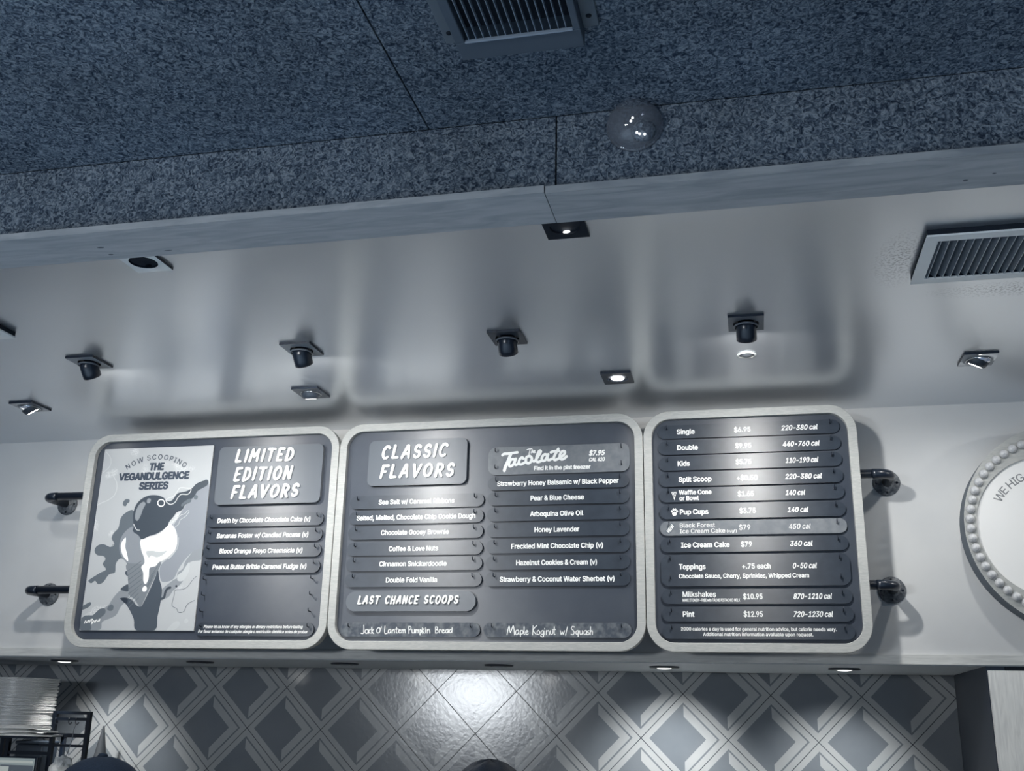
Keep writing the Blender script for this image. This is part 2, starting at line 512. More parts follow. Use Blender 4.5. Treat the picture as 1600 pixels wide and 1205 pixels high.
GL = {
    'L': (.62, [[(.05, 1), (.05, 0), (.6, 0)]]),
    'I': (.12, [[(.06, 1), (.06, 0)]]),
    'M': (.95, [[(.0, 0), (.12, 1), (.46, .35), (.82, 1), (.92, 0)]]),
    'T': (.78, [[(0, 1), (.78, 1)], [(.39, 1), (.39, 0)]]),
    'E': (.62, [[(.6, 1), (.05, 1), (.05, 0), (.6, 0)], [(.05, .5), (.48, .5)]]),
    'D': (.72, [[(.05, 0), (.05, 1)], [(.05, 1)] + arc(.2, .5, .5, .5, 80, -80) + [(.05, 0)]]),
    'O': (.85, [arc(.42, .5, .40, .5, 90, 450, 24)]),
    'N': (.75, [[(.03, 0), (.03, 1), (.70, 0), (.70, 1)]]),
    'F': (.60, [[(.6, 1), (.05, 1), (.05, 0)], [(.05, .5), (.45, .5)]]),
    'A': (.82, [[(0, 0), (.40, 1), (.52, 1), (.80, 0)], [(.16, .32), (.70, .32)]]),
    'V': (.80, [[(0, 1), (.38, 0), (.80, 1)]]),
    'R': (.72, [[(.05, 0), (.05, 1)], [(.05, 1)] + arc(.25, .73, .40, .27, 80, -80) + [(.05, .46)], [(.30, .46), (.70, 0)]]),
    'S': (.66, [arc(.34, .74, .28, .26, 30, 250, 12) + arc(.34, .25, .30, .25, 75, -160, 14)]),
    'C': (.70, [arc(.40, .5, .38, .5, 50, 310, 20)]),
    'H': (.72, [[(.04, 0), (.04, 1)], [(.68, 0), (.68, 1)], [(.04, .5), (.68, .5)]]),
    'P': (.66, [[(.05, 0), (.05, 1)], [(.05, 1)] + arc(.22, .72, .42, .28, 80, -80) + [(.05, .44)]]),
    ' ': (.40, []),
}


def hand_text(mb, text, x0, x1, z0, h, w, y0, y1, shear=.2, gap=.52):
    tot = sum(GL[c][0] for c in text) + gap * (len(text) - 1)
    sx = (x1 - x0 - shear * h * .6) / tot
    x = 0
    k = 0
    for c in text:
        adv, st = GL[c]
        jz = random.uniform(-.03, .03) * h
        for P in st:
            Q = [(x0 + (x + px) * sx + pz * h * shear, z0 + pz * h + jz) for px, pz in P]
            stroke(mb, Q, w, y0 - .00003 * k, y1, 0, (1.12, .88))
            k += 1
        x += adv + gap
    return mb


# type set in the font that ships with Blender (falls back to the built-in one)
FONT = None
try:
    fp = os.path.join(bpy.utils.system_resource('DATAFILES'), 'fonts', 'Inter.woff2')
    FONT = bpy.data.fonts.load(fp)
except Exception:
    FONT = None
_out, _gly = {}, {}


def outlines(text):
    """contours and x extent of a piece of type at size 1"""
    cu = bpy.data.curves.new('type', 'FONT')
    if FONT:
        cu.font = FONT
    cu.body = text
    cu.size = 1
    ob = bpy.data.objects.new('type', cu)
    COL.objects.link(ob)
    cv = ob.to_curve(bpy.context.evaluated_depsgraph_get(), apply_modifiers=False)
    rings = []
    for sp in cv.splines:
        bp_ = sp.bezier_points
        R = []
        for k in range(len(bp_)):
            p, q = bp_[k], bp_[(k + 1) % len(bp_)]
            d = (q.co - p.co).length
            straight = abs((p.handle_right - p.co).cross(q.co - p.co).z) + abs((q.handle_left - q.co).cross(p.co - q.co).z) < 1e-5 * d
            pts_ = [p.co] if straight else interpolate_bezier(p.co, p.handle_right, q.handle_left, q.co, 5)[:-1]
            R += [(v.x, v.y) for v in pts_ if not R or math.dist(R[-1], (v.x, v.y)) > 1e-5]
        if len(R) > 2:
            rings.append(R)
    ob.to_curve_clear()
    co = [p for R in rings for p in R]
    bpy.data.objects.remove(ob)
    bpy.data.curves.remove(cu)
    xs = [p[0] for p in co] or [0]
    return rings, min(xs), max(xs), min([p[1] for p in co] or [0]), max([p[1] for p in co] or [0])


def advance(c):
    if ('w', c) not in _out:
        if 'HH' not in _out:
            o = outlines('HH'); _out['HH'] = o[2] - o[1]
            o = outlines('H'); _out['cap'] = (o[3], o[4]); _out['lsb'] = o[1]
        o = outlines('H' + c + 'H')
        _out[('w', c)] = (o[2] - o[1]) - _out['HH']
    return _out[('w', c)]


def glyph(c, bold):
    """clean triangles of one character; weight is added by the union of moved copies"""
    if (c, bold) not in _gly:
        rings = outlines(c)[0]
        if not rings:
            _gly[(c, bold)] = ([], [])
        else:
            offs = [(0, 0)] if bold < .006 else [(math.cos(PI * k / 4), .75 * math.sin(PI * k / 4)) for k in range(8)]
            _gly[(c, bold)] = union_any([[[(x + ox * bold, z + oz * bold) for x, z in R] for R in rings] for ox, oz in offs])
    return _gly[(c, bold)]


def union_any(groups):
    """union of several shapes, each with its own holes (inside = non-zero winding of any group)"""
    vs, es = [], []
    for G in groups:
        for R in G:
            o = len(vs)
            vs += [Vector(p) for p in R]
            es += [(o + k, o + (k + 1) % len(R)) for k in range(len(R))]
    co, _, fs, _, _, _ = delaunay_2d_cdt(vs, es, [], 0, 1e-6)
    C = np.array([[v.x, v.y] for v in co])
    F = [list(f) for f in fs]
    ctr = np.array([C[f].mean(0) for f in F])
    px, py = ctr[:, :1], ctr[:, 1:]
    ins = np.zeros(len(F), bool)
    for G in groups:
        A = np.array([p for R in G for p in R], float)
        B = np.array([R[(k + 1) % len(R)] for R in G for k in range(len(R))], float)
        cr = (B[:, 0] - A[:, 0]) * (py - A[:, 1]) - (px - A[:, 0]) * (B[:, 1] - A[:, 1])
        wn = ((A[:, 1] <= py) & (B[:, 1] > py) & (cr > 0)).sum(1) - ((A[:, 1] > py) & (B[:, 1] <= py) & (cr < 0)).sum(1)
        ins |= wn != 0
    keep = []
    for f, q in zip(F, ins):
        if q:
            p = C[f]
            ar = (p[1][0] - p[0][0]) * (p[2][1] - p[0][1]) - (p[2][0] - p[0][0]) * (p[1][1] - p[0][1])
            keep.append(f if ar > 0 else f[::-1])
    return [tuple(p) for p in C], keep


def type_line(mb, text, x0, x1, zc, cap, y, bold=.018, shear=0.0, mi=0, base=None):
    """one line of type between x0 and x1"""
    advance('n')
    lo, hi = _out['cap']
    sz = cap / (hi - lo)
    adv = [advance(c) for c in text]
    first, last = outlines_x(text[0]), outlines_x(text[-1])
    tot = sum(adv[:-1]) + last[1] - first[0]
    sx = (x1 - x0 - shear * cap * .9) / (tot + 2 * bold)
    z0 = zc - cap / 2 if base is None else base
    pen = -first[0] + bold
    for c, a in zip(text, adv):
        co, tr = glyph(c, bold)
        if tr:
            mb.add([(x0 + (pen + px) * sx + (pz - lo) * sz * shear, y, z0 + (pz - lo) * sz) for px, pz in co], tr, mi)
        pen += a
    return mb


def outlines_x(c):
    if ('x', c) not in _out:
        o = outlines(c)
        _out[('x', c)] = (o[1], o[2])
    return _out[('x', c)]


def type_arc(mb, text, ctr, rad, a0, a1, cap, y, bold, mi=0):
    """type on the outside of a circle, from angle a0 to a1 (degrees, clockwise)"""
    advance('n')
    lo, hi = _out['cap']
    sz = cap / (hi - lo)
    adv = [advance(c) for c in text]
    tot = sum(adv)
    pen = 0
    for c, a in zip(text, adv):
        co, tr = glyph(c, bold)
        th = math.radians(a0 + (a1 - a0) * (pen + a / 2) / tot)
        rx, rz = math.cos(th), math.sin(th)
        mid = sum(outlines_x(c)) / 2
        if tr:
            mb.add([(ctr[0] + rx * (rad + (pz - lo) * sz) + rz * (px - mid) * sz, y, ctr[1] + rz * (rad + (pz - lo) * sz) - rx * (px - mid) * sz) for px, pz in co], tr, mi)
        pen += a


def circle3(a, b2, c):
    A = np.array([[2 * p[0], 2 * p[1], 1] for p in (a, b2, c)]); s_ = np.linalg.solve(A, np.array([p[0] ** 2 + p[1] ** 2 for p in (a, b2, c)]))
    return (s_[0], s_[1]), math.sqrt(s_[2] + s_[0] ** 2 + s_[1] ** 2)


S3=[[('Single', -0.2443,-0.1777,0),('$6.95', -0.035,0.0247,0),('220-380 cal', 0.1336,0.2641,1)],[('Double', -0.2442,-0.1679,0),('$9.95', -0.0332,0.0245,0),('440-760 cal', 0.1346,0.267,1)],[('Kids', -0.2441,-0.1997,0),('$5.75', -0.034,0.0216,0),('110-190 cal', 0.1425,0.2588,1)],[('Split Scoop', -0.2421,-0.1228,0),('+$0.50', -0.0331,0.0406,0),('220-380 cal', 0.1373,0.2667,1)],[('$1.65', -0.0323,0.0245,0),('140 cal', 0.1354,0.2057,1),('Waffle Cone', -0.2427,-0.1248,0),('or Bowl', -0.2414,-0.1708,0)],[('Pup Cups', -0.241,-0.1388,0),('$3.75', -0.029,0.0284,0),('140 cal', 0.1387,0.2128,1)],[('$79', -0.0326,0.0064,0),('450 cal', 0.1394,0.2164,1),('Black Forest', -0.2425,-0.117,2),('Ice Cream Cake', -0.2431,-0.0819,2),('(v/gf)', -0.0758,-0.0418,2)],[('Ice Cream Cake', -0.2401,-0.0683,0),('$79', -0.0293,0.0095,0),('360 cal', 0.1393,0.2193,1)],[('Toppings', -0.2502,-0.1556,0),('+.75 each', -0.0285,0.0697,0),('0-50 cal', 0.144,0.2285,1),('Chocolate Sauce, Cherry, Sprinkles, Whipped Cream', -0.2511,0.198,0)],[('$10.95', -0.0299,0.0371,0),('870-1210 cal', 0.1402,0.2717,1),('Milkshakes', -0.2399,-0.1229,0),('MAKE IT DAIRY-FREE with TÁCHE PISTACHIO MILK', -0.2404,-0.0406,0)],[('Pint', -0.241,-0.2003,0),('$12.95', -0.031,0.0348,0),('720-1230 cal', 0.1366,0.2708,1)],[('2000 calories a day is used for general nutrition advice, but calorie needs vary.', -0.2487,0.2776,0),('Additional nutrition information available upon request.', -0.1727,0.1991,0)]]
S2L=[[('Sea Salt w/ Caramel Ribbons', -1.4026,-1.0954,0)],[('Salted, Malted, Chocolate Chip Cookie Dough', -1.4895,-1.0101,0)],[('Chocolate Gooey Brownie', -1.386,-1.113,0)],[('Coffee & Love Nuts', -1.3505,-1.153,0)],[('Cinnamon Snickerdoodle', -1.3854,-1.1168,0)],[('Double Fold Vanilla', -1.355,-1.1516,0)]]
S2R=[[('Strawberry Honey Balsamic w/ Black Pepper', -0.9283,-0.4629,0)],[('Pear & Blue Cheese', -0.7976,-0.5934,0)],[('Arbequina Olive Oil', -0.7985,-0.5962,0)],[('Honey Lavender', -0.7808,-0.6109,0)],[('Freckled Mint Chocolate Chip (v)', -0.8686,-0.523,0)],[('Hazelnut Cookies & Cream (v)', -0.8487,-0.5459,0)],[('Strawberry & Coconut Water Sherbet (v)', -0.9097,-0.482,0)]]
TAC=[('$7.95', -0.5756,-0.5125,1),('CAL 420', -0.5756,-0.5126,1),('Find it in the pint freezer', -0.786,-0.5683,0)]
TACz=[2.5484,2.5229,2.4961]
S1=[[('Death by Chocolate Chocolate Cake (v)', -2.0844,-1.6821,1)],[('Bananas Foster w/ Candied Pecans (v)', -2.0795,-1.6854,1)],[('Blood Orange Froyo Creamsicle (v)', -2.0617,-1.7049,1)],[('Peanut Butter Brittle Caramel Fudge (v)', -2.0842,-1.6832,1)],[('Please let us know of any allergies or dietary restrictions before tasting', -2.0944,-1.6785,1),('Por favor avísanos de cualquier alergia o restricción dietética antes de probar', -2.1163,-1.6561,1)]]
H1=[('LIMITED', -2.025,-1.7748,2.5563,0.055),('EDITION', -2.0237,-1.776,2.4785,0.0571),('FLAVORS', -2.0284,-1.7408,2.4063,0.0552)]
H2=[('CLASSIC', -1.3965,-1.1312,2.5492,0.0558),('FLAVORS', -1.3981,-1.1006,2.4719,0.0551)]
H3=[('LAST CHANCE SCOOPS', -1.4579,-1.0644,1.9876,0.0316)]
TACO=[[(-0.9101,2.5517),(-0.9036,2.5563),(-0.8886,2.5567),(-0.8706,2.5585),(-0.8521,2.5605)],[(-0.8772,2.5557),(-0.8879,2.5276),(-0.8971,2.507),(-0.9015,2.4907)],[(-0.8612,2.5333),(-0.8746,2.5331),(-0.8842,2.5185),(-0.88,2.507),(-0.8682,2.512),(-0.8587,2.5311)],[(-0.8573,2.5355),(-0.8624,2.5193),(-0.8563,2.5116),(-0.8445,2.5187)],[(-0.8278,2.5352),(-0.8329,2.5401),(-0.8426,2.5321),(-0.8445,2.5178),(-0.8363,2.5131),(-0.8222,2.5195)],[(-0.8048,2.5451),(-0.816,2.5386),(-0.8172,2.5229),(-0.8088,2.516),(-0.7985,2.5223),(-0.7948,2.5358),(-0.8033,2.5451)],[(-0.795,2.5275),(-0.7837,2.5242),(-0.7677,2.546),(-0.7599,2.5606),(-0.7658,2.5629),(-0.7745,2.5447),(-0.7772,2.5254),(-0.7689,2.5201),(-0.7571,2.5248)],[(-0.7331,2.5457),(-0.745,2.5491),(-0.7549,2.5381),(-0.7536,2.5255),(-0.7424,2.5264),(-0.7331,2.5439)],[(-0.7314,2.5486),(-0.7348,2.532),(-0.7282,2.5259),(-0.7174,2.5309)],[(-0.6921,2.5687),(-0.7066,2.5424),(-0.7092,2.5306),(-0.7036,2.5257),(-0.6919,2.5306)],[(-0.7206,2.5563),(-0.7088,2.5597),(-0.6897,2.5602)],[(-0.6901,2.5323),(-0.672,2.5436),(-0.6668,2.5559),(-0.675,2.5591),(-0.6843,2.5491),(-0.686,2.5358),(-0.6784,2.5272),(-0.6661,2.5327),(-0.6603,2.5384)]]
THE=[[(-0.8141,2.5694),(-0.8052,2.5721),(-0.7948,2.5723)],[(-0.8016,2.5711),(-0.8061,2.5518)],[(-0.7932,2.5693),(-0.7975,2.5559)],[(-0.797,2.5604),(-0.792,2.5647),(-0.7916,2.5572)],[(-0.7886,2.5595),(-0.7824,2.5629),(-0.7855,2.566),(-0.7893,2.561),(-0.7871,2.5565),(-0.7806,2.558)]]
JACK=[[(-1.4327,1.911),(-1.4309,1.8851),(-1.4348,1.8796),(-1.4419,1.8808)],[(-1.4165,1.8948),(-1.4241,1.8932),(-1.4256,1.8835),(-1.419,1.8803),(-1.4141,1.8851),(-1.4147,1.8948),(-1.4127,1.8803)],[(-1.4042,1.8948),(-1.41,1.8916),(-1.4105,1.8835),(-1.4034,1.8813)],[(-1.4002,1.9029),(-1.3988,1.8803)],[(-1.3927,1.8949),(-1.3985,1.8877),(-1.3917,1.8797)],[(-1.3722,1.902),(-1.3788,1.8965),(-1.3793,1.8868),(-1.3738,1.882),(-1.3671,1.8869),(-1.3671,1.8982),(-1.3722,1.902)],[(-1.3619,1.9046),(-1.3636,1.8982)],[(-1.3482,1.9079),(-1.3472,1.8805),(-1.3355,1.8822)],[(-1.3276,1.8951),(-1.3334,1.8925),(-1.3339,1.8838),(-1.3286,1.8822),(-1.3248,1.8886),(-1.3252,1.8951),(-1.323,1.8822)],[(-1.3188,1.8935),(-1.3182,1.8822)],[(-1.318,1.8903),(-1.3127,1.8951),(-1.3101,1.8912),(-1.3089,1.8823)],[(-1.3021,1.9032),(-1.3018,1.8855),(-1.2981,1.8823)],[(-1.3069,1.8958),(-1.2955,1.8968)],[(-1.2933,1.8887),(-1.2859,1.8913),(-1.2885,1.8952),(-1.2928,1.8926),(-1.2928,1.8855),(-1.2878,1.8823),(-1.2838,1.8849)],[(-1.2809,1.8952),(-1.2795,1.8824)],[(-1.2799,1.8904),(-1.2757,1.8952)],[(-1.2739,1.8936),(-1.2733,1.8824)],[(-1.2731,1.8914),(-1.2688,1.8952),(-1.2664,1.8824)],[(-1.2546,1.9065),(-1.2526,1.8809)],[(-1.2546,1.9065),(-1.2463,1.9049),(-1.2458,1.8969),(-1.2532,1.8937)],[(-1.2413,1.8953),(-1.24,1.8841),(-1.2355,1.8825),(-1.2315,1.8857),(-1.232,1.8953),(-1.2307,1.8825)],[(-1.2265,1.8953),(-1.2259,1.8826)],[(-1.2263,1.8915),(-1.2224,1.8947),(-1.2204,1.8826)],[(-1.2208,1.8915),(-1.2169,1.8947),(-1.2149,1.8826)],[(-1.2104,1.8954),(-1.2094,1.8746)],[(-1.2103,1.8938),(-1.2045,1.8928),(-1.2041,1.8852),(-1.2094,1.8826)],[(-1.2008,1.9018),(-1.1998,1.881)],[(-1.1945,1.8986),(-1.1996,1.8906),(-1.193,1.8811)],[(-1.1882,1.8955),(-1.1876,1.8827)],[(-1.1884,1.9009),(-1.1884,1.8996)],[(-1.182,1.8955),(-1.1814,1.8821)],[(-1.1812,1.8916),(-1.1762,1.8955),(-1.1726,1.8917),(-1.1715,1.8821)],[(-1.1504,1.9051),(-1.1494,1.8828)],[(-1.1504,1.9051),(-1.1425,1.9035),(-1.1439,1.8962),(-1.15,1.8949),(-1.1404,1.893),(-1.14,1.8844),(-1.1494,1.8822)],[(-1.1344,1.8956),(-1.1338,1.8829)],[(-1.1342,1.8908),(-1.1296,1.8956)],[(-1.1249,1.8893),(-1.1166,1.8918),(-1.1194,1.8956),(-1.1241,1.8931),(-1.1238,1.8861),(-1.1189,1.8829),(-1.1146,1.8855)],[(-1.1032,1.8957),(-1.1099,1.8931),(-1.1102,1.8855),(-1.1044,1.8836),(-1.1012,1.8893),(-1.1015,1.8957),(-1.0994,1.8846)],[(-1.0897,1.8957),(-1.0956,1.8932),(-1.096,1.8862),(-1.0909,1.8846),(-1.0868,1.891),(-1.0865,1.9021),(-1.0865,1.8846)]]
MAPLE=[[(-0.8774,1.877),(-0.8725,1.9026),(-0.869,1.9061),(-0.865,1.8855),(-0.8564,1.9078),(-0.8528,1.9044),(-0.8497,1.8771)],[(-0.8364,1.8942),(-0.8443,1.8918),(-0.8451,1.8805),(-0.8397,1.8781),(-0.8345,1.8856),(-0.8346,1.8931),(-0.8326,1.8781)],[(-0.8275,1.8925),(-0.8271,1.8714)],[(-0.8275,1.8918),(-0.8192,1.8925),(-0.8184,1.8823),(-0.8265,1.8795)],[(-0.8141,1.9062),(-0.814,1.8806),(-0.8112,1.8789)],[(-0.8084,1.8857),(-0.7999,1.8885),(-0.8025,1.8932),(-0.8071,1.8898),(-0.8076,1.8823),(-0.8022,1.8783),(-0.7984,1.8807)],[(-0.7806,1.9097),(-0.7819,1.8773)],[(-0.7671,1.9104),(-0.7804,1.8943),(-0.7684,1.8784)],[(-0.7598,1.8934),(-0.765,1.8893),(-0.7642,1.8798),(-0.7578,1.8798),(-0.7558,1.8876),(-0.7598,1.8934)],[(-0.7438,1.8927),(-0.7501,1.89),(-0.7507,1.8808),(-0.7444,1.8798),(-0.7424,1.8921),(-0.7415,1.8731),(-0.7471,1.8707),(-0.7524,1.8741)],[(-0.7374,1.8921),(-0.7373,1.8785)],[(-0.7375,1.9002),(-0.7375,1.8985)],[(-0.7314,1.8928),(-0.7313,1.8785)],[(-0.7307,1.8887),(-0.7254,1.8928),(-0.7218,1.8887),(-0.7207,1.8786)],[(-0.7173,1.8921),(-0.7161,1.881),(-0.7111,1.8793),(-0.7077,1.8844),(-0.7077,1.8922)],[(-0.7022,1.9064),(-0.7027,1.881),(-0.6992,1.8793)],[(-0.7085,1.8962),(-0.6972,1.8969)],[(-0.6802,1.8923),(-0.6773,1.8794),(-0.6725,1.8879),(-0.6696,1.8795),(-0.6644,1.8923)],[(-0.654,1.9065),(-0.6608,1.8768)],[(-0.6284,1.9059),(-0.6364,1.9073),(-0.6399,1.8998),(-0.6329,1.8938),(-0.6294,1.8863),(-0.6328,1.8789),(-0.6409,1.8802)],[(-0.6154,1.8931),(-0.6224,1.8904),(-0.6224,1.8813),(-0.6164,1.8807),(-0.6144,1.8925),(-0.6154,1.8723)],[(-0.6095,1.8925),(-0.6084,1.8814),(-0.6039,1.8797),(-0.5997,1.8848),(-0.5997,1.8925),(-0.5987,1.8791)],[(-0.5875,1.8932),(-0.5934,1.8905),(-0.5941,1.8814),(-0.5886,1.8798),(-0.5851,1.8865),(-0.5851,1.8932),(-0.5837,1.8791)],[(-0.5753,1.8926),(-0.5806,1.8916),(-0.5806,1.8872),(-0.5754,1.8849),(-0.5761,1.8798),(-0.5816,1.8791)],[(-0.5701,1.9067),(-0.5712,1.8792)],[(-0.5705,1.8882),(-0.5656,1.8933),(-0.5632,1.8883),(-0.5636,1.8792)]]
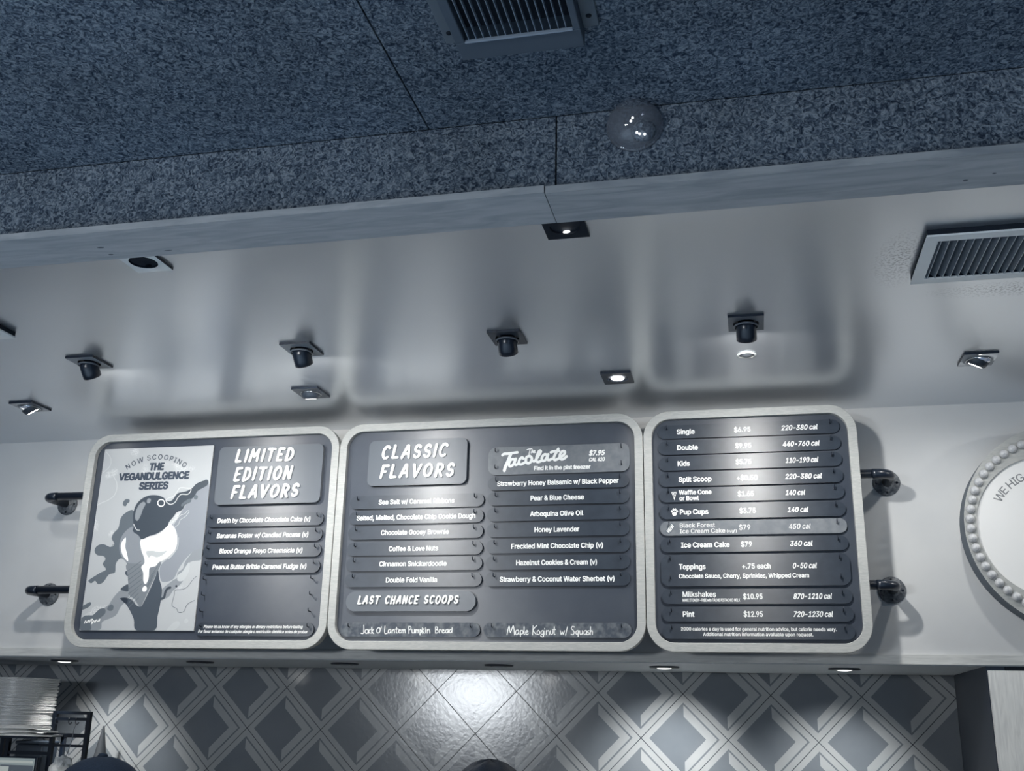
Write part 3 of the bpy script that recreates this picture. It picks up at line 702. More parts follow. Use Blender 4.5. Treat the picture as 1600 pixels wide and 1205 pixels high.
ART=[('mid2', 'poly', 0, [(0.4964,0.6017),(0.4506,0.5552),(0.4063,0.497),(0.3746,0.4426),(0.3438,0.3962),(0.3825,0.349),(0.38,0.3027),(0.3377,0.2687),(0.3251,0.242),(0.3364,0.1963),(0.361,0.19),(0.393,0.2034),(0.4092,0.2412),(0.4339,0.2791),(0.4677,0.3131),(0.5042,0.3241),(0.5297,0.3929)]),('mid', 'poly', 0, [(0.4886,0.3201),(0.4661,0.3133),(0.4493,0.2924),(0.433,0.268),(0.4283,0.2435),(0.4073,0.2262),(0.4061,0.2053),(0.388,0.195),(0.3426,0.1571),(0.3468,0.1259),(0.3774,0.1293),(0.3969,0.1568),(0.4282,0.1843),(0.4499,0.2259),(0.4563,0.2677),(0.5053,0.2777),(0.5041,0.3198)]),('lite2', 'poly', 0, [(0.4524,0.2678),(0.4391,0.2504),(0.4262,0.2296),(0.4086,0.2158),(0.4113,0.1949),(0.4346,0.1947),(0.4508,0.2189),(0.4574,0.2432)]),('mid', 'poly', 0, [(-0.0035,0.0433),(0.0259,0.059),(0.0576,0.0607),(0.0861,0.0815),(0.1152,0.0989),(0.1342,0.1302),(0.1617,0.158),(0.1954,0.1579),(0.2015,0.1299),(0.167,0.1231),(0.1883,0.1126),(0.1717,0.0918),(0.1566,0.0607),(0.1311,0.0469),(0.0977,0.033),(0.0907,0.002),(0.0033,0.0018)]),('drk2', 'poly', 0, [(0.0039,0.0468),(0.0219,0.059),(0.0499,0.059),(0.0779,0.0833),(0.1015,0.085),(0.1062,0.0676),(0.0907,0.052),(0.0614,0.0364),(0.0472,0.0261),(0.0511,0.0019),(0.0033,0.0018)]),('drk2', 'poly', 0, [(0.1128,0.0884),(0.1266,0.1023),(0.1395,0.0953),(0.138,0.0797),(0.1266,0.0763),(0.1162,0.0797)]),('drk2', 'poly', 0, [(-0.0075,0.0921),(0.0109,0.1026),(0.0295,0.1113),(0.0363,0.106),(0.0303,0.0938),(0.01,0.0834),(-0.0057,0.0809)]),('lite2', 'poly', 0, [(0.3886,0.0012),(0.4066,0.025),(0.4241,0.0369),(0.4399,0.0335),(0.4382,0.0166),(0.4173,0.0013)]),('lite2', 'poly', 0, [(0.4668,0.0471),(0.4772,0.0403),(0.4746,0.0301),(0.4653,0.0284),(0.458,0.0352)]),('drk2', 'poly', 0, [(0.1739,0.4808),(0.1395,0.4751),(0.1183,0.4517),(0.1137,0.4121),(0.0949,0.3911),(0.0894,0.3691),(0.1042,0.3469),(0.0905,0.333),(0.0533,0.3461),(0.0262,0.3386),(0.0179,0.3191),(0.034,0.3009),(0.0628,0.2966),(0.0737,0.2833),(0.0644,0.2639),(0.0827,0.2421),(0.0585,0.2291),(0.0265,0.2101),(0.0092,0.1971),(0.024,0.187),(0.0399,0.1969),(0.057,0.1829),(0.0791,0.192),(0.099,0.2211),(0.1255,0.2301),(0.1251,0.2672),(0.1501,0.2863),(0.2073,0.2509),(0.1945,0.3989)]),('drk2', 'poly', 0, [(0.1303,0.5312),(0.1469,0.529),(0.1485,0.5179),(0.1392,0.5126),(0.1347,0.5016),(0.1219,0.5056),(0.1191,0.5186)]),('mid3', 'poly', 0, [(0.1815,0.4164),(0.1469,0.3958),(0.129,0.3567),(0.1361,0.3097),(0.1646,0.276),(0.1973,0.2602),(0.2407,0.2582),(0.2552,0.2773),(0.2426,0.3667),(0.1968,0.3831)]),('white', 'poly', 0, [(0.1519,0.3715),(0.137,0.3501),(0.1388,0.3249),(0.1531,0.296),(0.1783,0.2744),(0.1701,0.303),(0.1578,0.3318),(0.1561,0.357)]),('hand', 'poly', 0, [(0.3175,0.2411),(0.3286,0.2024),(0.346,0.1605),(0.3462,0.1018),(0.3411,0.0538),(0.3366,0.0021),(0.2534,0.0018),(0.2377,0.0435),(0.2126,0.0814),(0.1891,0.1074),(0.1712,0.1213),(0.1645,0.1266),(0.1898,0.1293),(0.2188,0.1194),(0.2414,0.0986),(0.2617,0.0934),(0.2713,0.1089),(0.2889,0.1504),(0.3115,0.2131)]),('hand', 'poly', 0, [(0.161,0.1633),(0.1787,0.1772),(0.1921,0.1806),(0.1971,0.1543),(0.1739,0.1562)]),('hand', 'poly', 0, [(0.1709,0.2301),(0.18,0.2353),(0.1857,0.2158),(0.1764,0.2194)]),('black', 'poly', 0, [(0.1646,0.1259),(0.1819,0.1293),(0.1986,0.123),(0.1989,0.1073),(0.1892,0.1063),(0.1737,0.1178)]),('cone', 'poly', 0, [(0.1747,0.2637),(0.1841,0.2211),(0.1935,0.1789),(0.2034,0.1386),(0.2301,0.1229),(0.2493,0.0986),(0.2617,0.0934),(0.2708,0.1124),(0.2879,0.1574),(0.311,0.2166),(0.3252,0.2709),(0.2494,0.2629)]),('drk2', 'line', 0.0028, [(0.1828,0.2353),(0.2368,0.2737)]),('drk2', 'line', 0.0028, [(0.1861,0.2169),(0.24,0.2552)]),('drk2', 'line', 0.0028, [(0.1894,0.1986),(0.2433,0.2369)]),('drk2', 'line', 0.0028, [(0.1927,0.1803),(0.2465,0.2185)]),('drk2', 'line', 0.0028, [(0.196,0.162),(0.2497,0.2002)]),('drk2', 'line', 0.0028, [(0.1993,0.1439),(0.2528,0.182)]),('drk2', 'line', 0.0028, [(0.2025,0.1257),(0.2403,0.1639)]),('drk2', 'line', 0.0028, [(0.2058,0.1077),(0.2435,0.1458)]),('drk2', 'line', 0.0028, [(0.209,0.0897),(0.2467,0.1277)]),('drk2', 'line', 0.0028, [(0.2816,0.2028),(0.3141,0.2517)]),('drk2', 'line', 0.0028, [(0.279,0.1871),(0.3078,0.2341)]),('drk2', 'line', 0.0028, [(0.2765,0.1714),(0.3016,0.2166)]),('drk2', 'line', 0.0028, [(0.274,0.1557),(0.2954,0.1992)]),('white', 'poly', 0, [(0.3402,0.4229),(0.3677,0.4098),(0.385,0.376),(0.3888,0.3334),(0.373,0.3044),(0.3421,0.2802),(0.3181,0.2689),(0.3056,0.2537),(0.289,0.2501),(0.2789,0.2425),(0.2809,0.2043),(0.2704,0.1816),(0.259,0.1953),(0.2536,0.2274),(0.2418,0.2505),(0.2534,0.2658),(0.2484,0.289),(0.2319,0.3201),(0.2228,0.3592),(0.2504,0.3728),(0.2886,0.3776),(0.3205,0.3966)]),('white', 'poly', 0, [(0.2678,0.1749),(0.2776,0.1696),(0.2781,0.1574),(0.2699,0.1516),(0.2608,0.1547),(0.2592,0.1662)]),('lite2', 'poly', 0, [(0.2543,0.3126),(0.2816,0.3158),(0.3179,0.31),(0.3468,0.3149),(0.3314,0.2974),(0.3051,0.2889),(0.2804,0.2962),(0.2697,0.2875)]),('choc', 'poly', 0, [(0.1832,0.4164),(0.1739,0.4625),(0.1796,0.5022),(0.202,0.5296),(0.2351,0.544),(0.27,0.5447),(0.302,0.5344),(0.3214,0.5188),(0.3444,0.5222),(0.3651,0.5495),(0.3987,0.5566),(0.4273,0.5694),(0.4481,0.5895),(0.4921,0.6019),(0.4947,0.5803),(0.4546,0.5575),(0.4406,0.5317),(0.4107,0.5166),(0.4287,0.5241),(0.4284,0.5122),(0.4058,0.5009),(0.3954,0.4814),(0.371,0.4702),(0.3602,0.4546),(0.3417,0.4315),(0.3377,0.4159),(0.3002,0.3876),(0.2629,0.3757),(0.2426,0.3667),(0.2257,0.3631),(0.2134,0.3766),(0.1962,0.387),(0.1814,0.3991)]),('mid', 'poly', 0, [(0.2133,0.5182),(0.2247,0.5087),(0.2157,0.4869),(0.2093,0.4615),(0.1983,0.4399),(0.1863,0.4474),(0.1837,0.4767),(0.1949,0.5058)]),('mid', 'poly', 0, [(0.2336,0.5313),(0.2461,0.5284),(0.2441,0.5138),(0.2323,0.5122),(0.2287,0.5233)]),('drk2', 'poly', 0, [(0.4457,0.5417),(0.4575,0.536),(0.4559,0.5233),(0.444,0.5236),(0.4403,0.5346)]),('drk2', 'poly', 0, [(0.42,0.526),(0.4316,0.5221),(0.4258,0.5113),(0.4069,0.5045),(0.3924,0.4939),(0.3873,0.5031),(0.4015,0.5155)]),('lite', 'line', 0.0035, [(0.3168,0.5249),(0.3278,0.5319),(0.3471,0.5369),(0.364,0.5603),(0.3743,0.5729),(0.4065,0.5702),(0.4227,0.5679),(0.4223,0.5551),(0.4098,0.5445),(0.3819,0.5452),(0.3678,0.5309),(0.3582,0.5129),(0.3395,0.5042),(0.3203,0.5138),(0.315,0.5231)]),('lite', 'line', 0.0018, [(0.3594,0.4133),(0.3722,0.4364),(0.3891,0.4577),(0.408,0.4646),(0.4202,0.477),(0.4261,0.4714),(0.4133,0.4536),(0.3915,0.4397),(0.3859,0.4218),(0.3697,0.4095),(0.3536,0.3972),(0.3351,0.3581),(0.3208,0.3619),(0.3208,0.3763)]),('white', 'line', 0.004, [(0.3106,0.5111),(0.3104,0.5064),(0.3083,0.5022),(0.3046,0.4992),(0.2999,0.4977),(0.2946,0.4978),(0.2894,0.4996),(0.2849,0.5028),(0.2817,0.507),(0.2801,0.5118),(0.2804,0.5166),(0.2825,0.5207),(0.2861,0.5237),(0.2909,0.5253),(0.2962,0.5251),(0.3014,0.5234),(0.3059,0.5201),(0.3091,0.5159),(0.3106,0.5111)]),('lite', 'line', 0.003, [(0.1822,0.4256),(0.1975,0.4036),(0.2132,0.4004)]),('lite', 'line', 0.0025, [(0.0723,0.6588),(0.0572,0.649),(0.0577,0.6321),(0.0762,0.6052),(0.0823,0.5789),(0.0745,0.5493),(0.0488,0.5295),(0.0216,0.519),(0.0006,0.5084)]),('lite', 'line', 0.002, [(0.0085,0.7361),(0.0336,0.7085),(0.0347,0.6743),(0.0058,0.6468)]),('choc', 'line', 0.01, [(0.3473,0.1225),(0.3599,0.1293),(0.363,0.1501),(0.3708,0.1639),(0.382,0.1673)]),('black', 'poly', 0, [(0.4078,0.1775),(0.4134,0.1733),(0.409,0.1678),(0.4033,0.1734)]),('drk2', 'line', 0.0018, [(0.4941,0.2116),(0.48,0.2013),(0.4569,0.1703),(0.4351,0.1601),(0.4047,0.1568),(0.4035,0.1361),(0.3988,0.0983),(0.4218,0.0845),(0.4312,0.0709),(0.4538,0.0743),(0.4656,0.1015),(0.4943,0.1169)]),('drk2', 'line', 0.002, [(0.06,0.3386),(0.0875,0.331),(0.1015,0.3452)]),('lite', 'line', 0.002, [(0.3929,0.3676),(0.394,0.3284),(0.3747,0.2968),(0.3591,0.2811)]),('white', 'line', 0.0035, [(0.019,0.0277),(0.0233,0.0381),(0.0287,0.0295),(0.035,0.0399),(0.0406,0.0302),(0.0447,0.0416),(0.0544,0.0434),(0.0478,0.0347),(0.0583,0.0313),(0.0512,0.0261),(0.0592,0.0382),(0.0662,0.0313),(0.0705,0.0416),(0.0776,0.0347),(0.0862,0.0434),(0.0853,0.0365)])]
PT=[('THE', 0.2196,0.2897,0.6516),('VEGANDULGENCE', 0.0833,0.4092,0.6116),('SERIES', 0.1834,0.3199,0.5706)]
ARC=[(0.1304,0.6637),(0.1597,0.6798),(0.1884,0.6939),(0.2229,0.6958),(0.2459,0.6969),(0.2709,0.6957),(0.2945,0.6915),(0.3141,0.6871),(0.3299,0.6836),(0.3491,0.6755),(0.3707,0.6637)]
SIGN=[(0.8845,2.3666),(0.9038,2.388),(0.9255,2.4049),(0.94,2.4146),(0.953,2.423)]
# ================================================================ THE SETTING
Z_SOF = 2.741
b_ = MB().box(-6, 4, -4, 4.95, -.1, 0)
struct(b_.build('floor', 'floor'))
mb = MB()
for x0, x1 in ((-6, -.692), (-.688, 4)):
    mb.box(x0, x1, -4, 2.052, 2.912, 2.95)
struct(mb.build('ceiling', 'carpet'))
mb = MB()
for x0, x1 in ((-6, -.3865), (-.3825, 4)):
    mb.box(x0, x1, 2.05, 2.085, 2.734, 2.909)
struct(mb.build('wall_ceiling_drop', 'carpet'))
struct(MB().box(-6, 4, 2.087, 4.6, Z_SOF, 2.95).build('ceiling_soffit', 'soffit'))
struct(MB().box(-6, 4, 2.07, 2.10, 2.73, 2.95).build('trim_2', 'void'))
BJ = -.408
def beam(x0, x1, y0, z0, m, knots):
    mb = MB().box(x0, x1, y0, 2.19, z0, z0 + .018)
    for kx, ky, rx, ry in knots:
        mb.add([(kx + rx * math.cos(2 * PI * k / 14) * (1 + .2 * math.sin(3 * k)), ky + ry * math.sin(2 * PI * k / 14), z0 - .0002) for k in range(14)], [list(range(14))[::-1]], 1)
    return struct(mb.build('beam_trim', [m, 'knot']))


M['knot'] = mat('wood_knot', (.10, .115, .13), .6)
beam(-6, BJ - .001, 2.037, 2.711, 'beam', ((-1.572, 2.118, .010, .004), (-1.571, 2.161, .007, .004), (-1.41, 2.165, .012, .0025), (-2.6, 2.10, .008, .004)))
beam(BJ + .001, 4, 2.041, 2.7105, 'beam2', ((.489, 2.148, .0055, .0045), (.542, 2.128, .0042, .003), (1.3, 2.11, .006, .004)))
# bulkhead that carries the boards, its wooden lower edge and dark underside
struct(MB().box(-6, 2.6, 4.0, 4.8, 1.80, Z_SOF).build('wall_back', 'wall'))
struct(MB().box(-6, 2.6, 3.988, 4.0, 1.796, 1.830).build('trim_1', 'wood', bevel=.001))
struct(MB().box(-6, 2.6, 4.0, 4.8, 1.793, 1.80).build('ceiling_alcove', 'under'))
# right hand return of the alcove and the oak panel beside it
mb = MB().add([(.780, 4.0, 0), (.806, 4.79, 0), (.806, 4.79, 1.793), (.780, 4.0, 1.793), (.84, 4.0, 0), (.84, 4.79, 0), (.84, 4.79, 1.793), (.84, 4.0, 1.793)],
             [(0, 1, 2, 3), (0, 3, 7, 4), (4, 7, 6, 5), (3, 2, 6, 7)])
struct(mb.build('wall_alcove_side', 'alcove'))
struct(MB().box(.783, 2.6, 3.985, 3.999, 0, 1.778).build('wall_oak_panel', 'wood_v', bevel=.001))
struct(MB().box(.842, 2.6, 4.001, 4.05, 0, 1.793).build('wall_behind_panel', 'void'))
struct(MB().box(-6, 4, 4.84, 4.95, 0, 2.95).build('wall_far', 'room'))
struct(MB().box(-6.1, -6, -4, 4.95, 0, 2.95).build('wall_left', 'room'))
struct(MB().box(4, 4.1, -4, 4.95, 0, 2.95).build('wall_right', 'room'))
struct(MB().box(2.6, 2.7, 3.985, 4.84, 0, 2.741).build('wall_right_return', 'wall'))
# shop front behind the photographer
mb = MB()
mb.box(-6, -4.15, -4.1, -4, 0, 2.95); mb.box(-2.65, .05, -4.1, -4, 0, 2.95); mb.box(1.75, 4, -4.1, -4, 0, 2.95)
mb.box(-4.15, -2.65, -4.1, -4, 0, 1.3); mb.box(-4.15, -2.65, -4.1, -4, 2.4, 2.95); mb.box(.05, 1.75, -4.1, -4, 2.35, 2.95)
struct(mb.build('wall_front', 'room'))
mb = MB()
for x in (-4.15, -2.70):
    mb.box(x, x + .05, -4.06, -3.95, 1.3, 2.4)
mb.box(-4.15, -2.65, -4.06, -3.95, 1.3, 1.35); mb.box(-4.15, -2.65, -4.06, -3.95, 2.35, 2.4)
struct(mb.build('window_1', 'black'))
mb = MB()
for x in (.05, .875, 1.70):
    mb.box(x, x + .05, -4.06, -3.95, 0, 2.35)
mb.box(.05, 1.75, -4.06, -3.95, 2.30, 2.35)
struct(mb.build('door_1', 'black'))

# tiled alcove wall
TY = 4.78
TX0, TX1, TZ0, TZ1 = -3.95, .8045, .0, 1.7925
D = .3725
Sd = D / math.sqrt(2)


def clip(poly, ax, lim, keep_low):
    out_ = []
    for i in range(len(poly)):
        a, b2 = poly[i], poly[(i + 1) % len(poly)]
        da, db = (lim - a[ax]) * (1 if keep_low else -1), (lim - b2[ax]) * (1 if keep_low else -1)
        if da >= 0:
            out_.append(a)
        if da * db < 0:
            t = da / (da - db)
            out_.append((a[0] + (b2[0] - a[0]) * t, a[1] + (b2[1] - a[1]) * t))
    return out_


def clip_diag(poly, s_, keep_hi):
    out_ = []
    for i in range(len(poly)):
        a, b2 = poly[i], poly[(i + 1) % len(poly)]
        da, db = (a[0] + a[1] - s_) * (1 if keep_hi else -1), (b2[0] + b2[1] - s_) * (1 if keep_hi else -1)
        if da >= 0:
            out_.append(a)
        if da * db < 0:
            t = da / (da - db)
            out_.append((a[0] + (b2[0] - a[0]) * t, a[1] + (b2[1] - a[1]) * t))
    return out_


def R4(p0, p1, q0, q1):
    return [(p0, q0), (p1, q0), (p1, q1), (p0, q1)]


mb = MB()
mb.box(TX0, TX1, TY + .002, TY + .05, TZ0, TZ1, 2)
g = .0016
s1, s2, s3 = .0255, .0325, .066
cells = []
lo_, hi_ = g, Sd - g
cells.append((R4(lo_, s1, lo_, hi_), 1)); cells.append((R4(s1, hi_, lo_, s1), 1))
cells.append((R4(Sd - s1, hi_, s1, hi_), 1)); cells.append((R4(s1, Sd - s1, Sd - s1, hi_), 1))
E_ = R4(Sd - s3, Sd - s2, s1, Sd - s2)
cells.append((clip_diag(E_, Sd, True), 1)); cells.append((clip_diag(E_, Sd, False), 0))
F_ = R4(s1, Sd - s3, Sd - s3, Sd - s2)
cells.append((clip_diag(F_, Sd, True), 1)); cells.append((clip_diag(F_, Sd, False), 0))
cells.append((R4(s1, Sd - s3, s1, Sd - s3), 0))
cells.append((R4(Sd - s2, Sd - s1, s1, Sd - s1), 0)); cells.append((R4(s1, Sd - s2, Sd - s2, Sd - s1), 0))
q2 = 1 / math.sqrt(2)
for j in range(-10, 3):
    for i in range(-14, 3):
        cxl = .804 + i * D + (D / 2 if j % 2 else 0)      # left corner of the tile
        czl = 1.7008 + j * D / 2
        if czl + D / 2 < .75:
            continue
        for poly, mi in cells:
            pl = [(cxl + (p + q) * q2, czl + (p - q) * q2) for p, q in poly]
            for ax, lim, low in ((0, TX0, False), (0, TX1, True), (1, TZ0, False), (1, TZ1, True)):
                if len(pl) >= 3:
                    pl = clip(pl, ax, lim, low)
            if len(pl) < 3:
                continue
            n_ = len(pl)
            ar = sum(pl[k][0] * pl[(k + 1) % n_][1] - pl[(k + 1) % n_][0] * pl[k][1] for k in range(n_))
            if abs(ar) < 1e-7:
                continue
            if ar < 0:
                pl = pl[::-1]
            mb.add([(x, TY, z) for x, z in pl], [list(range(n_))], mi)
struct(mb.build('wall_alcove', ['tile', 'tile_line', 'grout']))

# ================================================================ MENU BOARDS
YF, YPAN, YB = 3.775, 3.797, 3.813       # frame front, panel face, back of board
YS = 3.787                                # face of the hanging strips
BZ0, BZ1 = 1.8205, 2.696


def board(x0, x1, label):
    root = empty('menu_board', ((x0 + x1) / 2, YB, BZ0), label, 'menu board', 'menu boards on the pipe rails')
    o, i = rrect(x0, x1, BZ0, BZ1, .098, 12), rrect(x0 + .031, x1 - .031, BZ0 + .031, BZ1 - .031, .067, 12)
    mb = MB()
    n = len(o)
    v = [(x, YF, z) for x, z in o] + [(x, YF, z) for x, z in i] + [(x, YB, z) for x, z in o] + [(x, YPAN + .004, z) for x, z in i]
    fc = []
    for k in range(n):
        k2 = (k + 1) % n
        fc += [[k, k2, n + k2, n + k], [k2, k, 2 * n + k, 2 * n + k2], [n + k, n + k2, 3 * n + k2, 3 * n + k], [2 * n + k2, 2 * n + k, 3 * n + k, 3 * n + k2]]
    mb.add(v, fc)
    mb.build('frame', 'frame', root, bevel=.002)
    MB().prism(rrect(x0 + .022, x1 - .022, BZ0 + .022, BZ1 - .022, .07, 12), YPAN, YB - .001).build('back_panel', 'panel', root)
    return root


b1 = board(-2.707, -1.5785, 'oak-framed menu board of limited edition flavors with the ice cream poster')
b2 = board(-1.5755, -.3705, 'widest oak-framed menu board, headed classic flavors, with two columns of strips')
b3 = board(-.3675, .3955, 'narrowest oak-framed menu board listing sizes, prices and calories')

hook_mesh = None


def hook(root, x, z):
    global hook_mesh
    if hook_mesh is None:
        mb = MB()
        mb.tube([(0, 0, 0), (0, -.020, 0), (0, -.024, .0015), (0, -.0255, .006), (0, -.0255, .012)], .0021, 8)
        hook_mesh = mb.build('hook', 'black', root)
        hook_mesh.matrix_parent_inverse = Matrix.Identity(4)
        h = hook_mesh
    else:
        h = hook_mesh.copy(); COL.objects.link(h); h.parent = root
    h.location = Vector((x, YPAN, z)) - root.location
    return h


def strip(root, x0, x1, zc, label, lines, h=.052, r=.026, material='strip', hooks=True, hdx=.034, group=None):
    """lines: (text, xa, xb, z, cap, bold, shear)"""
    e = empty('menu_strip', ((x0 + x1) / 2, YPAN, zc - h / 2), label, 'menu strip', group)
    MB().prism(rrect(x0, x1, zc - h / 2, zc + h / 2, r, 8), YS, YS + .0075).build('plate', material, e, bevel=.0008)
    if lines:
        for t, xa, xb, z, cp, bo, sh in lines:
            nm = 'price_lettering' if '$' in t or t.startswith('+') else 'calorie_lettering' if t.endswith(' cal') else 'lettering'
            type_line(MB(), t, xa, xb, z, cp, YS - .0004, bo, sh).build(nm, 'white', e)
    if hooks:
        zz = (zc + .010,) if h < .08 else (zc + h / 2 - .018, zc - h / 2 + .026)
        for z in zz:
            hook(root, x0 + hdx, z); hook(root, x1 - hdx, z)
    return e


CAP = .0178
# ---- price board
names3 = ['Single', 'Double', 'Kids', 'Split Scoop', 'Waffle Cone or Bowl', 'Pup Cups', 'Black Forest Ice Cream Cake', 'Ice Cream Cake for 360 cal', 'Toppings', 'Milkshakes', 'Pint', 'the 2000 calories notice']
z3 = [2.618, 2.557, 2.4965, 2.4365, 2.378, 2.316, 2.256, 2.1955, 2.1045, 2.0120, 1.9512, 1.8915]
G3 = 'strips on the price board'
for k, (row, nm, zc) in enumerate(zip(S3, names3, z3)):
    ls = []
    h, r, mt = .052, .026, 'strip'
    for q, (t, xa, xb, it) in enumerate(row):
        z, cp, bo = zc, CAP, .030
        if nm.startswith('Waffle') and q >= 2:
            z, cp = zc + (.0105 if q == 2 else -.0115), .0155
        if nm.startswith('Black'):
            bo = .008
            if q >= 2:
                z, cp = zc + (.0105 if q == 2 else -.0105), .0155
            if q == 4:
                cp = .010; z = zc - .0125
        if nm == 'Toppings':
            z = zc + .013 if q < 3 else zc - .0205
            cp = CAP if q < 3 else .0145
        if nm == 'Milkshakes' and q >= 2:
            z, cp, bo = (zc + .008, .0178, .022) if q == 2 else (zc - .0125, .010, .030)
        if k == 11:
            z, cp, bo = zc + (.0085 if q == 0 else -.0095), .0112, .024
        ls.append((t, xa, xb, z, cp, bo, .2 if it == 1 else 0))
    if nm == 'Toppings':
        h, r = .112, .030
    if nm.startswith('Black'):
        mt = 'strip_pale'
    lab = ('grey menu strip reading ' if mt == 'strip_pale' else 'dark menu strip reading ') + nm + ' on the price board'
    if nm == 'Toppings':
        lab = 'tall dark menu plate listing Toppings with two hooks at each end'
    if k == 11:
        lab = 'dark strip with two lines of small print starting 2000 calories a day'
    e = strip(b3, -.314, .338, zc, lab, ls, h, r, mt, group=G3)
    if nm.startswith('Waffle'):
        mb = MB()
        x, z = row[2][1] - .0165, zc
        mb.prism([(x - .011, z + .013), (x + .009, z + .013), (x, z - .018)], YS - .0005, YS)
        for q in range(3):
            stroke(mb, [(x - .009 + q * .006, z + .013), (x + .002 + q * .003, z - .010)], .0012, YS - .0009, YS - .0005, 1)
            stroke(mb, [(x + .008 - q * .006, z + .013), (x - .003 - q * .002, z - .008)], .0012, YS - .0009, YS - .0005, 1)
        mb.build('cone_icon', ['white', 'strip'], e)
    if nm.startswith('Pup'):
        mb = MB()
        x, z = row[0][1] - .0195, zc
        for dx, dz, rx, rz in ((0, -.006, .0085, .0075), (-.0095, .003, .0034, .0045), (-.0035, .0095, .0034, .0048), (.0035, .0095, .0034, .0048), (.0095, .003, .0034, .0045)):
            mb.prism(arc(x + dx, z + dz, rx, rz, 0, 340, 17), YS - .0005, YS)
        mb.build('paw_icon', 'white', e)
    if nm.startswith('Black'):
        mb = MB()
        a = math.radians(52)
        def rot(u, v_):
            return (row[2][1] - .034 + u * math.cos(a) - v_ * math.sin(a), zc + u * math.sin(a) + v_ * math.cos(a))
        mb.prism([rot(-.021, -.0095), rot(.021, -.0095), rot(.021, .0095), rot(-.021, .0095)], YS - .0006, YS, 0)
        t_ = MB()
        type_line(t_, 'NEW', -.016, .016, 0, .012, 0, .03)
        mb.add([(rot(x, z)[0], YS - .0010, rot(x, z)[1]) for x, y, z in t_.v], t_.f, 1)
        mb.build('new_sticker', ['p_drk2', 'white'], e)
# ---- classic flavors board
zL = [2.380, 2.319, 2.260, 2.1975, 2.1395, 2.0785]
GL2 = 'flavor strips on the classic flavors board'
for row, zc in zip(S2L, zL):
    t, xa, xb, it = row[0]
    strip(b2, -1.5205, -.979, zc, 'dark menu strip reading ' + t.replace('w/', 'with').replace('&', 'and'), [(t, xa, xb, zc, CAP, .030, 0)], group=GL2)
zR = [2.440, 2.381, 2.321, 2.261, 2.200, 2.1385, 2.078]
for row, zc in zip(S2R, zR):
    t, xa, xb, it = row[0]
    strip(b2, -.9655, -.4245, zc, 'dark menu strip reading ' + t.replace('w/', 'with').replace('&', 'and'), [(t, xa, xb, zc, CAP, .030, 0)], group=GL2)
# hand written strips
for x0, x1, st, lab in ((-1.524, -.980, JACK, 'smudged strip hand-lettered Jack O Lantern Pumpkin Bread'), (-.967, -.423, MAPLE, 'smudged strip hand-lettered Maple Koginut with Squash')):
    e = strip(b2, x0, x1, 1.8945, lab, None, material='strip_worn', group='hand-lettered strips')
    mb = MB()
    for k, P in enumerate(st):
        stroke(mb, smooth_curve(P, sub=4), .0032, YS - .0004 - k * .00001, YS - .0004 - k * .00001)
    mb.build('handwriting', 'white', e)
# tacolate plate
zt = 2.5285
e = strip(b2, -.966, -.421, zt, 'tall grey menu plate reading The Tacolate with script lettering', None, .109, .030, 'strip_pale', hdx=.030)
for k, (t, xa, xb, it) in enumerate(TAC):
    type_line(MB(), t, xa, xb, TACz[k], (.0185, .0135, .0150)[k], YS - .0004, (.045, .045, .04)[k], .2 if it else 0).build(('price_lettering', 'calorie_lettering', 'lettering')[k], 'white', e)
mb = MB()
for k, P in enumerate(TACO):
    stroke(mb, smooth_curve(P, sub=6), .0105 if k != 1 else .0125, YS - .0004 - k * .00001, YS - .0004 - k * .00001)
for k, P in enumerate(THE):
    stroke(mb, smooth_curve(P, sub=4), .0034, YS - .0005 - k * .00001, YS - .0005 - k * .00001)
mb.build('script_lettering', 'white', e)
# header plaques with raised letters


def header(root, x0, x1, z0, z1, r, rows, lw, th=.016):
    pl = MB().prism(rrect(x0, x1, z0, z1, r, 8), YPAN - th, YPAN - .0002).build('header_plaque', 'plaque', root, bevel=.003)
    mb = MB()
    for t, xa, xb, z, h in rows:
        hand_text(mb, t, xa, xb, z + lw * .4, h - lw * .8, lw, YPAN - th - .0055, YPAN - th)
    mb.build('raised_lettering', 'letter', pl)


header(b1, -2.105, -1.648, 2.384, 2.624, .024, H1, .0105)
header(b2, -1.453, -1.050, 2.443, 2.626, .024, H2, .0105)
header(b2, -1.508, -.999, 1.961, 2.036, .036, H3, .0062)
# ---- limited edition board
G1 = 'strips on the limited edition board'
for k, zc in enumerate((2.3205, 2.259, 2.1975, 2.135)):
    t, xa, xb, it = S1[k][0]
    strip(b1, -2.132, -1.6285, zc, 'dark menu strip reading ' + t.replace('w/', 'with'), [(t, xa, xb, zc, CAP, .028, .12)], group=G1, hdx=.022)
row = S1[4]
strip(b1, -2.128, -1.634, 1.894, 'dark strip with two lines about allergies and dietary restrictions',
      [(t, xa, xb, 1.894 + (.010 if q == 0 else -.0085), .0108, .022, .2) for q, (t, xa, xb, it) in enumerate(row)], group=G1, hdx=.022)
for z in (2.086, 2.025, 1.962):
    hook(b1, -2.1115, z); hook(b1, -1.656, z)
# ---- poster
PX0, PX1, PZ0, PZ1 = -2.642, -2.137, 1.888, 2.636
pr = empty('poster', ((PX0 + PX1) / 2, YPAN, PZ0), 'ice cream cone poster in the limited edition board', 'poster')
pw, ph = PX1 - PX0, PZ1 - PZ0
YPO = YPAN - .008
MB().box(PX0, PX1, YPO, YPAN - .0005, PZ0, PZ1).build('backing_sheet', 'p_bg', pr)
order = ['p_' + k for k in ('bg', 'mid', 'mid2', 'mid3', 'drk2', 'choc', 'hand', 'cone', 'lite', 'lite2', 'black', 'white')]
mb = MB()


def cliprect(pl):
    for ax, lim, low in ((0, 0.0, False), (0, pw, True), (1, 0.0, False), (1, ph, True)):
        if len(pl) >= 3:
            pl = clip(pl, ax, lim, low)
    return pl


